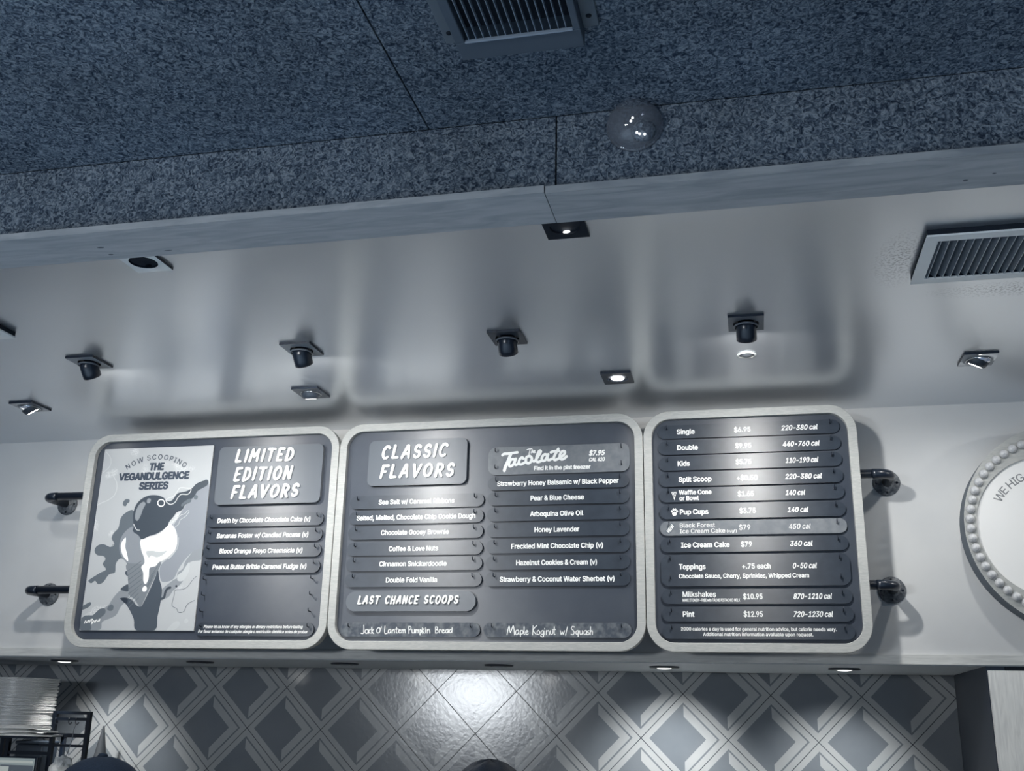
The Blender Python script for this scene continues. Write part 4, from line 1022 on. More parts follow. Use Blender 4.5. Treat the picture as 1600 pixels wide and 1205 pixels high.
# printed shapes, each a little in front of the one before it
for k, (mname, kind, w, P) in enumerate(ART):
    y = YPO - .00002 * (k + 1)
    mi = order.index('p_' + mname)
    if kind == 'line':
        q = smooth_curve(P, sub=4)
        q = [p for p in q if 0 <= p[0] <= pw and 0 <= p[1] <= ph]
        if len(q) > 1:
            stroke(mb, [(PX0 + x, PZ0 + z) for x, z in q], w, y, y, mi)
    else:
        q = cliprect(smooth_curve(P, True, sub=4))
        if len(q) < 3:
            continue
        co, tr = union2d([q])
        relief(mb, [(PX0 + x, PZ0 + z) for x, z in co], tr, y, y, mi)
mb.build('printed_artwork', order, pr)
mb = MB()
yt = YPO - .00002 * (len(ART) + 3)
for t, xa, xb, zb in PT:
    type_line(mb, t, PX0 + xa, PX0 + xb, 0, .0285, yt, .058, .04, base=PZ0 + zb)
# NOW SCOOPING on an arc
pts = [(PX0 + x, PZ0 + z) for x, z in ARC]
cc, cr_ = circle3(pts[0], pts[5], pts[10])
an = lambda p: math.degrees(math.atan2(p[1] - cc[1], p[0] - cc[0]))
type_arc(mb, 'NOW SCOOPING', cc, cr_, an(pts[0]) + 4.5, an(pts[10]) - 4.5, .021, yt, .010)
mb.build('printed_title', 'darkink', pr)

# ================================================================ PIPE RAILS


def rail(xl, xr, z, label):
    root = empty('pipe_rail', ((xl + xr) / 2, 4.0, z), label, 'pipe rail', 'black pipe rails behind the menu boards')
    yp, r, er = YB + .0175, .0165, .055
    MB().tube([(xl + er, yp, z), (xr - er, yp, z)], r, 20).build('pipe', 'iron', root)
    for x, s_ in ((xl, 1), (xr, -1)):
        pts = [(x, 3.992, z), (x, yp + er, z)]
        pts += [(x + s_ * er * (1 - math.cos(a)), yp + er * (1 - math.sin(a)), z) for a in [PI / 2 * k / 10 for k in range(1, 11)]]
        mb = MB().tube(pts + [(x + s_ * (er + .012), yp, z)], r + .0012, 20)
        mb.build('elbow', 'iron', root)
        mb = MB().lathe([(.0, 0), (.047, 0), (.048, .002), (.048, .006), (.046, .008), (.027, .009), (.024, .018), (.0, .018)], (x, 4.0, z), (0, -1, 0), 36)
        fl = mb.build('flange', 'flange', root)
        for a in (45 - 45, 90, 180, 270):
            a = math.radians(a)
            MB().lathe([(0, 0), (.0048, 0), (.004, .003), (0, .0035)], (x + .0365 * math.cos(a), 3.9918, z + .0365 * math.sin(a)), (0, -1, 0), 12).build('screw', 'black', fl)


rail(-2.935, .508, 2.448, 'upper black iron pipe rail running behind the three menu boards')
rail(-2.960, .493, 2.055, 'lower black iron pipe rail running behind the three menu boards')

# ================================================================ ROUND SIGN
SY = 3.91
sg = empty('round_sign', (1.111, 4.0, 2.264 - .366), 'round marquee sign with a ring of bulbs on the bulkhead', 'sign')
mb = MB()
nseg = 96
def circ(cx, cz, r):
    return [(cx + r * math.cos(2 * PI * k / nseg), cz + r * math.sin(2 * PI * k / nseg)) for k in range(nseg)]
co, ci_ = circ(1.111, 2.264, .366), circ(1.036, 2.262, .2505)
v = [(x, SY, z) for x, z in co] + [(x, SY, z) for x, z in ci_] + [(x, 3.998, z) for x, z in co] + [(x, 3.998, z) for x, z in ci_]
f = []
for k in range(nseg):
    k2 = (k + 1) % nseg
    f += [[k, k2, nseg + k2, nseg + k], [nseg + k, nseg + k2, 3 * nseg + k2, 3 * nseg + k], [2 * nseg + k2, 2 * nseg + k, 3 * nseg + k, 3 * nseg + k2]]
mb.add(v, f, 0)
mb.add(v, [[(k + 1) % nseg, k, 2 * nseg + k, 2 * nseg + (k + 1) % nseg] for k in range(nseg)], 1)
mb.build('ring_frame', ['frame', 'sign_side'], sg)
fc = MB().prism(ci_, SY + .010, SY + .03).build('sign_face', 'sign_face', sg)
bul = None
for k in range(56):
    a = math.radians(110.64 + 6.43 * k)
    p = (1.073 + .3087 * math.cos(a), SY - .004, 2.266 + .3087 * math.sin(a))
    if bul is None:
        mb = MB().lathe([(.0005, -.0160), (.006, -.0148), (.011, -.0115), (.0145, -.006), (.016, 0), (.0145, .006), (.010, .010)], (0, 0, 0), (0, 1, 0), 20)
        bul = mb.build('bulb', 'bulb', sg); bul.matrix_parent_inverse = Matrix.Identity(4); bo = bul
    else:
        bo = bul.copy(); COL.objects.link(bo); bo.parent = sg
    bo.location = Vector(p) - sg.location
mb = MB()
sr = sum(math.dist(p, (1.036, 2.262)) for p in SIGN) / len(SIGN)
an = lambda p: math.degrees(math.atan2(p[1] - 2.262, p[0] - 1.036))
type_arc(mb, 'WE HIG', (1.036, 2.262), sr, an(SIGN[0]) + 5.2, an(SIGN[4]) - 4.6, .028, SY + .0096, .006)
mb.build('sign_lettering', 'ink', sg)
mb = MB()
mb.prism(arc(.983, 2.338, .0285, .0285, 0, 350, 35), SY + .0092, SY + .0098, 0)
mb.prism(arc(.968, 2.333, .0105, .0105, 0, 340, 17), SY + .0088, SY + .0092, 1)
mb.prism(arc(.970, 2.333, .0055, .0055, 0, 340, 17), SY + .0084, SY + .0088, 0)
mb.build('emblem', ['ink', 'white'], sg)

# ================================================================ CEILING FITTINGS
GG = 'square gimbal lamps in the white soffit'


def gimbal(x, y, label, kind, tx=0.0, plate='plate', lens='lens', ty=.25):
    root = empty('gimbal_lamp', (x, y, Z_SOF), label, 'ceiling lamp', GG)
    w, d, t = .0525, .061, .0075
    z1 = Z_SOF - .0003
    z0 = z1 - t
    # square plate with a round opening
    mb = MB()
    R = .038
    n = 32
    sq = []
    for k in range(n):
        a = 2 * PI * k / n + PI / 4
        c_, s_ = math.cos(a), math.sin(a)
        q = max(abs(c_), abs(s_))
        sq.append((x + w * c_ / q, y + d * s_ / q))
    rd_ = [(x + R * math.cos(2 * PI * k / n + PI / 4), y + R * math.sin(2 * PI * k / n + PI / 4)) for k in range(n)]
    v = [(a_, b2, z0) for a_, b2 in sq] + [(a_, b2, z0) for a_, b2 in rd_] + [(a_, b2, z1) for a_, b2 in sq] + [(a_, b2, z1) for a_, b2 in rd_]
    mb.add(v, [[k, (k + 1) % n, n + (k + 1) % n, n + k][::-1] for k in range(n)], 0)
    mb.add(v, [[k, (k + 1) % n, 2 * n + (k + 1) % n, 2 * n + k] for k in range(n)], 1)
    mb.add(v, [[n + k, n + (k + 1) % n, 3 * n + (k + 1) % n, 3 * n + k][::-1] for k in range(n)], 1)
    mb.add(v, [[3 * n + k for k in range(n)][::-1]], 1)
    mb.build('plate', [plate, 'black'], root)
    if kind == 'can':
        ax = Vector((tx, .80, -1)).normalized()
        og = Vector((x, y - .012, Z_SOF - .006))
        mb = MB().lathe([(.0, -.004), (.018, -.003), (.026, .003), (.0295, .016), (.0305, .040), (.0305, .056), (.028, .058)], og, ax, 36)
        can = mb.build('lamp_head', 'iron', root)
        MB().lathe([(.0005, .0540), (.0275, .0550)], og, ax, 32, 0).build('lens', lens, can)
        MB().lathe([(.034, .0005), (.037, .003), (.037, .006), (.0335, .007)], (x, y, Z_SOF - .012), (0, 0, -1), 32).build('gimbal_ring', 'plate_mid', root)
    elif kind == 'eye':
        ax = Vector((tx, ty, -1)).normalized()
        og = Vector((x, y, Z_SOF - .004))
        mb = MB().lathe([(.0365, 0), (.034, .012), (.030, .020), (.024, .024)], og, ax, 32)
        e_ = mb.build('lamp_head', 'plate_dark', root)
        MB().lathe([(.0005, .020), (.024, .023)], og, ax, 32).build('lens', lens, e_)
        MB().lathe([(.0365, -.001), (.0395, -.001), (.0395, .003), (.0365, .003)], (x, y, z0 - .001), (0, 0, -1), 32).build('chrome_ring', 'chrome', root)
    else:
        MB().lathe([(.0005, .002), (.0365, .002)], (x, y, Z_SOF - .0015), (0, 0, -1), 32).build('lamp_head', 'void', root)
        if kind == 'flat':
            MB().lathe([(.0005, .001), (.019, .0005), (.023, -.002)], (x, y, z0 - .001), (0, 0, -1), 28).build('lens', lens, root)
        else:
            MB().lathe([(.0005, 0), (.008, .001), (.009, .003)], (x, y + .022, Z_SOF - .006), (0, .9, -1), 24).build('lens', lens, root)
    return root


gimbal(CAN_X[0], 3.004, 'black canister lamp above the ice cream poster, lit', 'can', .10, lens='lens_beam')
gimbal(CAN_X[1], 3.0, 'black canister lamp above the gap between first and second boards, lit', 'can', .08, lens='lens_beam')
gimbal(CAN_X[2], 3.003, 'unlit black canister lamp on a dark square plate above the classic flavors board', 'can', .0, 'plate_dark', 'lens_off')
gimbal(CAN_X[3], 2.998, 'lit black canister lamp nearest the round sprinkler plate', 'can', 0, 'plate_mid', 'lens_beam')
gimbal(-2.782, 3.465, 'tilted recessed lamp with a bright slit, above the wall beside the poster board', 'eye', .5, 'plate_mid', 'lens', .62)
gimbal(-1.578, 3.464, 'recessed lamp with a chrome ring above the limited edition header', 'eye', 0, 'plate_mid', 'lens_dim')
gimbal(-.424, 3.466, 'recessed lamp shining straight down above the end of the classic flavors board', 'flat', 0, 'plate_dark', 'lens')
gimbal(.757, 3.457, 'tilted recessed lamp near the square air vent and round sign', 'eye', -.5, 'plate', 'lens', .36)
gimbal(1.93, 3.46, 'recessed lamp beyond the round sign', 'eye', -.5, 'plate', 'lens')
gimbal(-1.545, 2.266, 'pale square lamp half hidden by the oak beam, dark round opening', 'off', 0, 'vent_white', 'void')
gimbal(-.401, 2.263, 'black square lamp tucked behind the oak beam at the beam joint', 'off', 0, 'void', 'lens_dim')
# sprinkler cover
sp = empty('sprinkler_plate', (.021, 3.30, Z_SOF), 'small round sprinkler plate in the soffit, white rim', 'sprinkler')
MB().lathe([(.026, 0), (.031, .001), (.031, .004), (.025, .005)], (.021, 3.30, Z_SOF - .0003), (0, 0, -1), 32).build('rim', 'white', sp)
MB().lathe([(.0005, .008), (.012, .007), (.016, .003), (.026, .002)], (.021, 3.30, Z_SOF - .0003), (0, 0, -1), 24).build('center_cap', 'plate_mid', sp)


def vent(x0, x1, y0, y1, label, n):
    root = empty('air_vent', ((x0 + x1) / 2, (y0 + y1) / 2, Z_SOF), label, 'air vent', 'air vents in the soffit')
    z1 = Z_SOF - .0003
    z0 = z1 - .020
    fw_ = .030
    mb = MB()
    for m_, za, zb, i_ in ((0, z0, z0 + .005, 0), (1, z0 + .005, z1, .002)):  # black collar above the plate draws the shadow gap in colour
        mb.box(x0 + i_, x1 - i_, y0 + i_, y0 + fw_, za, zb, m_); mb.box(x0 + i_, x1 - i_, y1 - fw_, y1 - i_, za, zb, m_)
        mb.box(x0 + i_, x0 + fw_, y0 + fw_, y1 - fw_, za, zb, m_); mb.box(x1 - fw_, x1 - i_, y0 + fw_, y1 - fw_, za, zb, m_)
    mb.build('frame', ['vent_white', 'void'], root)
    MB().box(x0 + fw_, x1 - fw_, y0 + fw_, y1 - fw_, z1 - .002, z1).build('duct_back', 'void', root)
    mb = MB()
    st = (x1 - x0 - 2 * fw_) / n
    for k in range(n):
        x = x0 + fw_ + st * (k + .5)
        mb.add([(x - .002, y0 + fw_, z0 + .002), (x - .0005, y0 + fw_, z0 + .002), (x - .013, y0 + fw_, z1 - .003), (x - .0145, y0 + fw_, z1 - .003),
                (x - .002, y1 - fw_, z0 + .002), (x - .0005, y1 - fw_, z0 + .002), (x - .013, y1 - fw_, z1 - .003), (x - .0145, y1 - fw_, z1 - .003)],
               [(0, 1, 2, 3), (4, 7, 6, 5), (0, 3, 7, 4), (1, 5, 6, 2), (3, 2, 6, 7)], 0)
        mb.add([(x - .002, y0 + fw_, z0 + .002), (x - .0005, y0 + fw_, z0 + .002), (x - .0005, y1 - fw_, z0 + .002), (x - .002, y1 - fw_, z0 + .002)], [(0, 1, 2, 3)], 1)
    mb.build('louvers', ['vent_dark', 'vent_slat'], root)
    return root


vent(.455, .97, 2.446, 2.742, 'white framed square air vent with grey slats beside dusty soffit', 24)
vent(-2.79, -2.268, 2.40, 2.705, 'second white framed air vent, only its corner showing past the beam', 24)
# grille box on the carpeted ceiling
gr = empty('ceiling_grille', (-.395, 1.55, 2.912), 'dark slatted air grille box on the carpeted ceiling', 'air grille')
gx0, gx1, gy0, gy1, gz0, gz1 = -.524, -.272, 1.36, 1.752, 2.872, 2.9115
mb = MB()
t = .020
mb.box(gx0, gx1, gy1 - .056, gy1, gz0, gz1); mb.box(gx0, gx1, gy0, gy0 + t, gz0, gz1); mb.box(gx0, gx0 + t, gy0 + t, gy1 - .056, gz0, gz1); mb.box(gx1 - .014, gx1, gy0 + t, gy1 - .056, gz0, gz1)
mb.box(gx0 + t, gx1 - .014, gy1 - .060, gy1 - .056, gz0 - .003, gz0 + .006, 1)
mb.build('fascia', ['grille_box', 'grille_slat'], gr, bevel=.002)
MB().box(gx0 + t, gx1 - t, gy0 + t, gy1 - .05, gz1 - .003, gz1).build('duct_back', 'void', gr)
mb = MB()
for k in range(14):
    x = gx0 + t + .008 + k * (gx1 - gx0 - 2 * t - .012) / 13.3
    mb.box(x, x + .0016, gy0 + t, gy1 - .06, gz0 + .004, gz0 + .014)
mb.build('louvers', 'grille_slat', gr)
for sx in (-1, 1):
    mb = MB()
    xa, xb = (gx1, gx1 + .032) if sx > 0 else (gx0 - .030, gx0)
    mb.box(xa, xb, gy0, gy1 - .02, gz1 - .010, gz1)
    br = mb.build('mounting_flange', 'vent_dark', gr, bevel=.002)
    MB().lathe([(0, 0), (.006, 0), (.005, .002), (0, .002)], ((xa + xb) / 2, gy1 - .055, gz1 - .010), (0, 0, -1), 14).build('screw', 'void', br)
# flush round light in the carpeted ceiling
fl = empty('downlight', (-1.035, 1.44, 2.912), 'small round white downlight in the carpeted ceiling', 'ceiling lamp')
MB().lathe([(.052, 0), (.062, 0), (.064, .004), (.054, .009)], (-1.035, 1.44, 2.9118), (0, 0, -1), 32).build('trim_ring', 'white', fl)
MB().lathe([(.0005, .005), (.053, .005)], (-1.035, 1.44, 2.9118), (0, 0, -1), 32).build('diffuser', 'lens_dim', fl)
# added dome standing for a ghost reflection, glints as glowing dots
dm = empty('reflection_dome', (-.205, 2.05, 2.87), 'translucent dome standing for a ghost reflection above the beam', 'camera')
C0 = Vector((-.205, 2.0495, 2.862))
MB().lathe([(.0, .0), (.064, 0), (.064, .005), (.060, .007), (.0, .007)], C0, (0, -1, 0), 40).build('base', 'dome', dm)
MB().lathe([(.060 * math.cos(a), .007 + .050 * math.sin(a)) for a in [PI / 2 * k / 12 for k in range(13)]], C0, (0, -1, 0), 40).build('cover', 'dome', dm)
cm = MB().lathe([(.0, .026), (.014, .024), (.024, .016), (.028, .007), (.0, .007)], C0 + Vector((.020, 0, -.018)), (0, -1, 0), 28).build('ghost_core', 'carpet', dm)
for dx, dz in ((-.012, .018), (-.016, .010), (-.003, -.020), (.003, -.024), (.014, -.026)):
    MB().lathe([(.0, .003), (.0026, .002), (.003, 0)], C0 + Vector((.010 + dx, -.030, -.014 + dz)), (0, -1, 0), 10).build('ghost_glint', 'lens_dim', cm)
# puck lights under the bulkhead
pk = ('lit puck light over the stack of foil trays', 'unlit puck light below the limited edition poster board', 'puck light below the joint of the first two boards', 'dim puck light below the classic flavors board', 'lit puck light below the joint of the last two boards', 'lit puck light nearest the dark alcove side')
for k, px_ in enumerate(PUCK_X):
    r_ = empty('puck_light', (px_, 4.27, 1.793), pk[k], 'puck light', 'puck lights under the bulkhead')
    MB().lathe([(.034, 0), (.058, 0), (.060, .003), (.056, .007), (.036, .0075)], (px_, 4.27, 1.7928), (0, 0, -1), 36).build('rim', 'black', r_)
    MB().lathe([(.0005, .0100), (.016, .0095), (.028, .007), (.036, .004)], (px_, 4.27, 1.7928), (0, 0, -1), 30).build('lens', 'lens_dim' if k in (0, 4, 5) else 'lens_off', r_)

# ================================================================ BACK SHELF WITH TRAYS
ct = empty('back_counter', (-3.1, 4.45, 0), 'grey back counter below the tiled wall', 'counter')
MB().box(-3.9, .75, 4.12, 4.77, .02, .88).build('cabinet', 'concrete', ct)
MB().box(-3.92, .76, 4.10, 4.775, .881, .92).build('bounce_worktop', 'vent_white', ct, bevel=.004)  # unseen top coloured white to bounce puck light upwards
fz = empty('light_block_counter', (-1.2, 2.8, 0), 'unseen dark counter block added to keep floor bounce off the boards', 'counter')  # unseen block added to hold floor bounce away from the bulkhead
MB().box(-4.6, 2.2, 2.5, 3.3, .04, 1.16).build('cabinet', 'alcove', fz, bevel=.01)
MB().box(-4.62, 2.22, 2.47, 3.33, 1.161, 1.20).build('countertop', 'alcove', fz, bevel=.006)
rk = empty('shelf_rack', (-3.1, 4.30, .92), 'black metal shelf rack with hooks in front of the tiles', 'rack')
ZT = 1.5745
for x, y, zt_ in ((-3.056, 4.30, ZT), (-2.886, 4.30, ZT), (-3.275, 4.30, 1.470), (-3.54, 4.61, 1.459), (-3.215, 4.61, 1.459)):
    MB().box(x - .009, x + .009, y - .009, y + .009, .921, zt_).build('post', 'black', rk)
for z, x0, x1, hh in ((ZT - .006, -3.047, -2.895, .013), (1.542, -3.047, -2.895, .013), (1.473, -3.10, -2.895, .016), (1.430, -3.115, -2.895, .011)):
    MB().box(x0, x1, 4.294, 4.306, z - hh / 2, z + hh / 2).build('crossbar', 'black', rk)
MB().box(-3.56, -3.066, 4.20, 4.312, 1.459, 1.4665).box(-3.56, -3.20, 4.312, 4.63, 1.459, 1.4665).build('shelf', 'black', rk)
MB().box(-3.266, -3.066, 4.296, 4.31, 1.388, 1.402).build('crossbar', 'black', rk)
for x in (-3.045, -2.978, -2.943):
    MB().tube([(x, 4.287, 1.548), (x, 4.287, 1.531), (x + .002, 4.287, 1.523), (x + .008, 4.287, 1.520), (x + .014, 4.287, 1.524), (x + .016, 4.287, 1.530)], .0022, 8).build('hook', 'black', rk)
# stack of trays
tray0 = None
zz = 1.4672
for k in range(47):
    jx, jy = random.uniform(-.006, .006), random.uniform(-.004, .004)
    loc = (-3.372 + jx + .003 * math.sin(k * .35) + k * .00025, 4.46 + jy, zz)
    if tray0 is None:
        mb = MB().lathe([(.0005, 0), (.148, 0), (.1505, .0008), (.1515, .0024), (.1505, .0040), (.148, .0047), (.0005, .0047)], (0, 0, 0), (0, 0, 1), 48)
        tray0 = mb.build('foil_tray', 'foil'); t_ = tray0
        tag(t_, 'round foil tray in the tall stack on the shelf rack', 'tray', 'stacked foil trays')
    else:
        t_ = tray0.copy(); COL.objects.link(t_)
    t_.location = loc
    t_.rotation_euler = (random.uniform(-.002, .002), random.uniform(-.002, .002), random.uniform(0, 6))
    zz += .00535
bg_lab = ('lowest white paper bag lying flat on the rack shelf', 'middle white paper bag lying flat on the rack shelf', 'topmost white paper bag on the rack shelf under the trays')
for k in range(3):
    z0 = 1.4675 + k * .0155
    mb = MB()
    n = 12
    xs = [-3.29 + (.29 - k * .03) * q / n for q in range(n + 1)]
    top, bot = [], []
    for q, x in enumerate(xs):
        e_ = math.sin(PI * min(1, (q + .6) / n * 1.15)) if q < n else .12
        top.append(z0 + .005 + .0085 * max(0.15, e_)); bot.append(z0)
    ys = (4.215, 4.235, 4.27, 4.295, 4.302)
    vv, ff = [], []
    for j, y in enumerate(ys):
        ed = .25 if j in (0, 4) else 1
        for q, x in enumerate(xs):
            vv.append((x, y, z0 + (top[q] - z0) * ed + .001 * math.sin(q * 2.1 + j)))
    nb = len(vv)
    for j, y in enumerate(ys):
        for q, x in enumerate(xs):
            vv.append((x, y, z0))
    m_ = n + 1
    for j in range(4):
        for q in range(n):
            a = j * m_ + q
            ff.append([a, a + 1, a + m_ + 1, a + m_]); ff.append([nb + a, nb + a + m_, nb + a + m_ + 1, nb + a + 1])
    for q in range(n):
        ff.append([q + 1, q, nb + q, nb + q + 1]); a = 4 * m_ + q; ff.append([a, a + 1, nb + a + 1, nb + a])
    for j in range(4):
        a = j * m_; ff.append([a, a + m_, nb + a + m_, nb + a]); a = j * m_ + n; ff.append([a + m_, a, nb + a, nb + a + m_])
    mb.add(vv, ff)
    tag(mb.build('paper_bag', 'paper'), bg_lab[k], 'paper bag', 'paper bags on the rack shelf')
# dark bin, screen, crumpled bag, cone
bn = empty('storage_bin', (-3.18, 4.36, .921), 'dark plastic bin standing between the rack posts', 'bin')
MB().box(-3.258, -3.12, 4.33, 4.44, .921, 1.43).build('body', 'bin', bn, bevel=.006)
MB().box(-3.262, -3.116, 4.326, 4.444, 1.431, 1.444).build('lid', 'bin', bn, bevel=.004)
sc = empty('order_screen', (-3.165, 4.24, .921), 'small lit order screen at the foot of the rack', 'screen')
MB().box(-3.267, -3.062, 4.225, 4.245, 1.10, 1.382).build('case', 'black', sc, bevel=.003)
MB().box(-3.19, -3.14, 4.20, 4.27, .921, 1.098).build('stand', 'black', sc)
mb = MB()
mb.box(-3.256, -3.073, 4.2235, 4.2249, 1.105, 1.376, 0)
mb.box(-3.245, -3.080, 4.2225, 4.2235, 1.356, 1.366, 2)
mb.box(-3.240, -3.076, 4.2225, 4.2235, 1.150, 1.347, 1)
mb.box(-3.250, -3.196, 4.2215, 4.2225, 1.300, 1.341, 2)
for q in range(3):
    mb.box(-3.180 + q * .045, -3.170 + q * .045, 4.2215, 4.2225, 1.310, 1.322, 2)
mb.box(-3.250, -3.196, 4.2205, 4.2215, 1.314, 1.318, 1)
mb.build('display', ['screen', 'screen_mid', 'screen_lite'], sc)
bm = bmesh.new()
bmesh.ops.create_icosphere(bm, subdivisions=3, radius=.052)
for v in bm.verts:
    v.co *= random.uniform(.84, 1.14)
    v.co.z *= 1.1
me = bpy.data.meshes.new('crumpled_bag'); bm.to_mesh(me); bm.free()
me.materials.append(M['paper'])
cr = bpy.data.objects.new('crumpled_bag', me); COL.objects.link(cr); cr.location = (-2.945, 4.235, 1.332)
tag(cr, 'crumpled white bag hanging beside the order screen', 'bag')
tag(MB().tube([(-2.937, 4.287, 1.521), (-2.935, 4.27, 1.50), (-2.925, 4.255, 1.46), (-2.93, 4.24, 1.40), (-2.945, 4.235, 1.372)], .0018, 6).build('cord', 'p_mid'), 'thin cord from the rack hook down to the crumpled bag', 'cord')
cn = MB().lathe([(.112, 0), (.108, .02), (.004, .588), (.0005, .590)], (-3.018, 4.62, .921), (0, 0, 1), 24).build('slim_cone', 'cone')  # tapering cone shape in one even dark tone
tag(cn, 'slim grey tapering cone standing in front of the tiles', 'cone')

# ================================================================ PEOPLE (only the tops of their heads reach into the picture)


def person(x, y, top, label, headwear):
    """standing figure facing the boards; top = height of the crown"""
    s_ = top / 1.60
    root = empty('person', (x, y, 0), label, 'person')
    J = {'pel': (0, 0, .84), 'wa': (0, 0, .98), 'ch': (0, .005, 1.18), 'nk0': (0, -.005, 1.33), 'nk': (0, .005, 1.385), 'jaw': (0, .022, 1.425), 'hd': (0, .012, 1.49), 'cr': (0, .0, 1.535),
         'nose': (0, .105, 1.462)}
    E = [('pel', 'wa'), ('wa', 'ch'), ('ch', 'nk0'), ('nk0', 'nk'), ('nk', 'jaw'), ('jaw', 'hd'), ('hd', 'cr'), ('hd', 'nose')]
    Rr = {'pel': .135, 'wa': .118, 'ch': .135, 'nk0': .075, 'nk': .050, 'jaw': .062, 'hd': .083, 'cr': .066, 'nose': .012}
    for sd, k in ((-1, 'l'), (1, 'r')):
        for nm, p, r in (('sh', (.165, -.01, 1.285), .056), ('el', (.205, -.03, 1.03), .040), ('wr', (.215, .05, .81), .027), ('pa', (.215, .07, .755), .030)):
            J[nm + k] = (p[0] * sd, p[1], p[2]); Rr[nm + k] = r
        E += [('ch', 'sh' + k), ('sh' + k, 'el' + k), ('el' + k, 'wr' + k), ('wr' + k, 'pa' + k)]
        for q, (dx, dy, ln) in enumerate(((.016, .018, .066), (.006, .010, .076), (-.006, .004, .072), (-.016, -.004, .058))):
            a, c_ = 'f%d%s' % (q, k), 'g%d%s' % (q, k)
            J[a] = ((.215 + dx * .6) * sd, .078 + dy * .6, .735 - ln * .4); J[c_] = ((.212 + dx * .5) * sd, .090 + dy, .735 - ln)
            Rr[a] = .0088; Rr[c_] = .0075
            E += [('pa' + k, a), (a, c_)]
        J['t' + k] = (.200 * sd, .100, .745); J['u' + k] = (.198 * sd, .118, .715); Rr['t' + k] = .010; Rr['u' + k] = .0085
        E += [('pa' + k, 't' + k), ('t' + k, 'u' + k)]
        for nm, p, r in (('hp', (.085, 0, .80), .095), ('kn', (.095, .01, .45), .058), ('an', (.10, -.02, .085), .040), ('hl', (.10, .03, .035), .036), ('to', (.105, .15, .026), .027)):
            J[nm + k] = (p[0] * sd, p[1], p[2]); Rr[nm + k] = r
        E += [('pel', 'hp' + k), ('hp' + k, 'kn' + k), ('kn' + k, 'an' + k), ('an' + k, 'hl' + k), ('hl' + k, 'to' + k)]
    keys = list(J)
    me = bpy.data.meshes.new('body')
    me.from_pydata([Vector(J[k]) * s_ for k in keys], [(keys.index(a), keys.index(c_)) for a, c_ in E], [])
    ob = bpy.data.objects.new('body', me)
    COL.objects.link(ob)
    sk = ob.modifiers.new('skin', 'SKIN')
    sk.use_smooth_shade = True
    ob.modifiers.new('sub', 'SUBSURF').levels = 2
    ob.modifiers['sub'].render_levels = 2
    for k, v in zip(keys, me.skin_vertices[0].data):
        v.radius = (Rr[k] * s_, Rr[k] * s_)
        v.use_root = (k == 'pel')
    dg = bpy.context.evaluated_depsgraph_get()
    m2 = bpy.data.meshes.new_from_object(ob.evaluated_get(dg))
    ob.modifiers.clear()
    ob.data = m2
    zmin = min(v.co.z for v in m2.vertices)
    for v in m2.vertices:
        v.co.z -= zmin * max(0, 1 - v.co.z / (.3 * s_))
    m2.materials.clear()
    m2.materials.append(M['skin']); m2.materials.append(M['cloth'])
    for p in m2.polygons:
        z = p.center.z / s_
        p.material_index = 1 if (z < 1.345 and not (abs(p.center.x) > .15 * s_ and z < .80 and z > .6)) else 0
        p.use_smooth = True
    ob.parent = root
    zc = 1.478 * s_
    # eyes, mouth, ears
    for sd in (-1, 1):
        MB().lathe([(.0, .004), (.006, .003), (.009, 0)], (sd * .030 * s_, .086 * s_, zc), (0, 1, 0), 12).build('eye', 'white', root).matrix_parent_inverse = Matrix.Identity(4)
        MB().lathe([(.0, .012), (.010, .010), (.017, .0), (.010, -.008)], (sd * .078 * s_, .0, zc - .012), (sd, -.2, 0), 14).build('ear', 'skin', root).matrix_parent_inverse = Matrix.Identity(4)
    MB().bar((-.022 * s_, .088 * s_, zc - .062), (.022 * s_, .088 * s_, zc - .062), .006, .006).build('mouth', 'p_drk2', root).matrix_parent_inverse = Matrix.Identity(4)
    # cap or hair sits on the crown
    zt_ = top
    if headwear == 'cap':
        Rx, Ry, H = .100, .116, .118
        mb = MB()
        n, m_ = 48, 10
        vv, ff = [], []
        for j in range(m_ + 1):
            a = PI / 2 * j / m_
            for k in range(n):
                g_ = 2 * PI * k / n
                rr = math.cos(a) ** .96 * (1 - .012 * (1 - min(1, abs(math.sin(3 * g_)) * 3)))
                vv.append((Rx * rr * math.sin(g_), Ry * rr * math.cos(g_), zt_ - H - .006 + H * math.sin(a)))
        for j in range(m_):
            for k in range(n):
                k2 = (k + 1) % n
                ff.append([j * n + k, j * n + k2, (j + 1) * n + k2, (j + 1) * n + k][::-1])
        mb.add(vv, ff, 0, True)
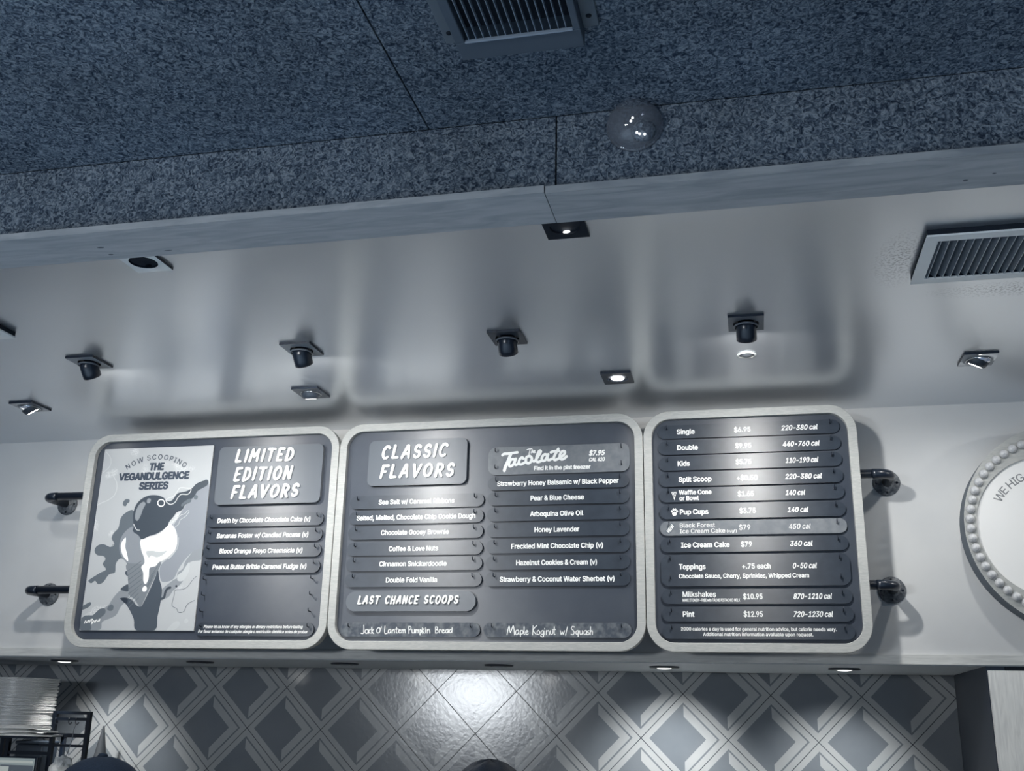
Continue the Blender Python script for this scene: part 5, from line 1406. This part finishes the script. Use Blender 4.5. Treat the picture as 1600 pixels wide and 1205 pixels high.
        cp = mb.build('cap', 'cap', root); cp.matrix_parent_inverse = Matrix.Identity(4)
        bt = MB().lathe([(.010, 0), (.0105, .003), (.008, .0065), (.0, .008)], (0, 0, zt_ - .0075), (0, 0, 1), 16).build('cap_button', 'cap', cp)
        bt.matrix_parent_inverse = Matrix.Identity(4)
        mb = MB()
        vv, ff = [], []
        for j in range(5):
            for k in range(13):
                g_ = math.radians(-62 + 124 * k / 12)
                ext = .075 * j / 4 * math.cos(g_) ** .5
                vv.append(((Rx + .0) * math.sin(g_), Ry * math.cos(g_) + ext, zt_ - H - .004 - .14 * ext - .25 * (math.sin(g_) ** 2) * ext))
        for j in range(4):
            for k in range(12):
                a = j * 13 + k
                ff.append([a, a + 1, a + 14, a + 13])
        mb.add(vv, ff, 0, True)
        br = mb.build('cap_brim', 'cap', cp); br.matrix_parent_inverse = Matrix.Identity(4)
        so = br.modifiers.new('solid', 'SOLIDIFY'); so.thickness = .003
    else:
        mb = MB()
        n, m_ = 40, 12
        vv, ff = [], []
        for j in range(m_ + 1):
            a = -.95 + (PI / 2 + .95) * j / m_
            for k in range(n):
                g_ = 2 * PI * k / n
                cut = 1 if math.cos(g_) < .3 else .96
                rr = math.cos(a) * cut
                zz_ = zt_ - .112 + .112 * math.sin(a)
                if math.cos(g_) > .3 and a < .2:
                    zz_ = zt_ - .112 + .112 * math.sin(.2 + (a - .2) * .1); rr = math.cos(.2) * .93
                vv.append((.096 * rr * math.sin(g_) * (1 + .02 * math.sin(9 * g_)), .108 * rr * math.cos(g_) - .004, zz_ + .003 * math.sin(5 * g_ + j)))
        for j in range(m_):
            for k in range(n):
                k2 = (k + 1) % n
                ff.append([j * n + k, j * n + k2, (j + 1) * n + k2, (j + 1) * n + k][::-1])
        mb.add(vv, ff, 0, True)
        mb.build('hair', 'hair', root).matrix_parent_inverse = Matrix.Identity(4)
    return root


person(-1.300, 2.0, 1.509, 'person in a dark baseball cap, only the crown of the cap showing', 'cap')
person(-.548, 2.24, 1.509, 'person with short dark hair below the tiles, only the crown showing', 'hair')
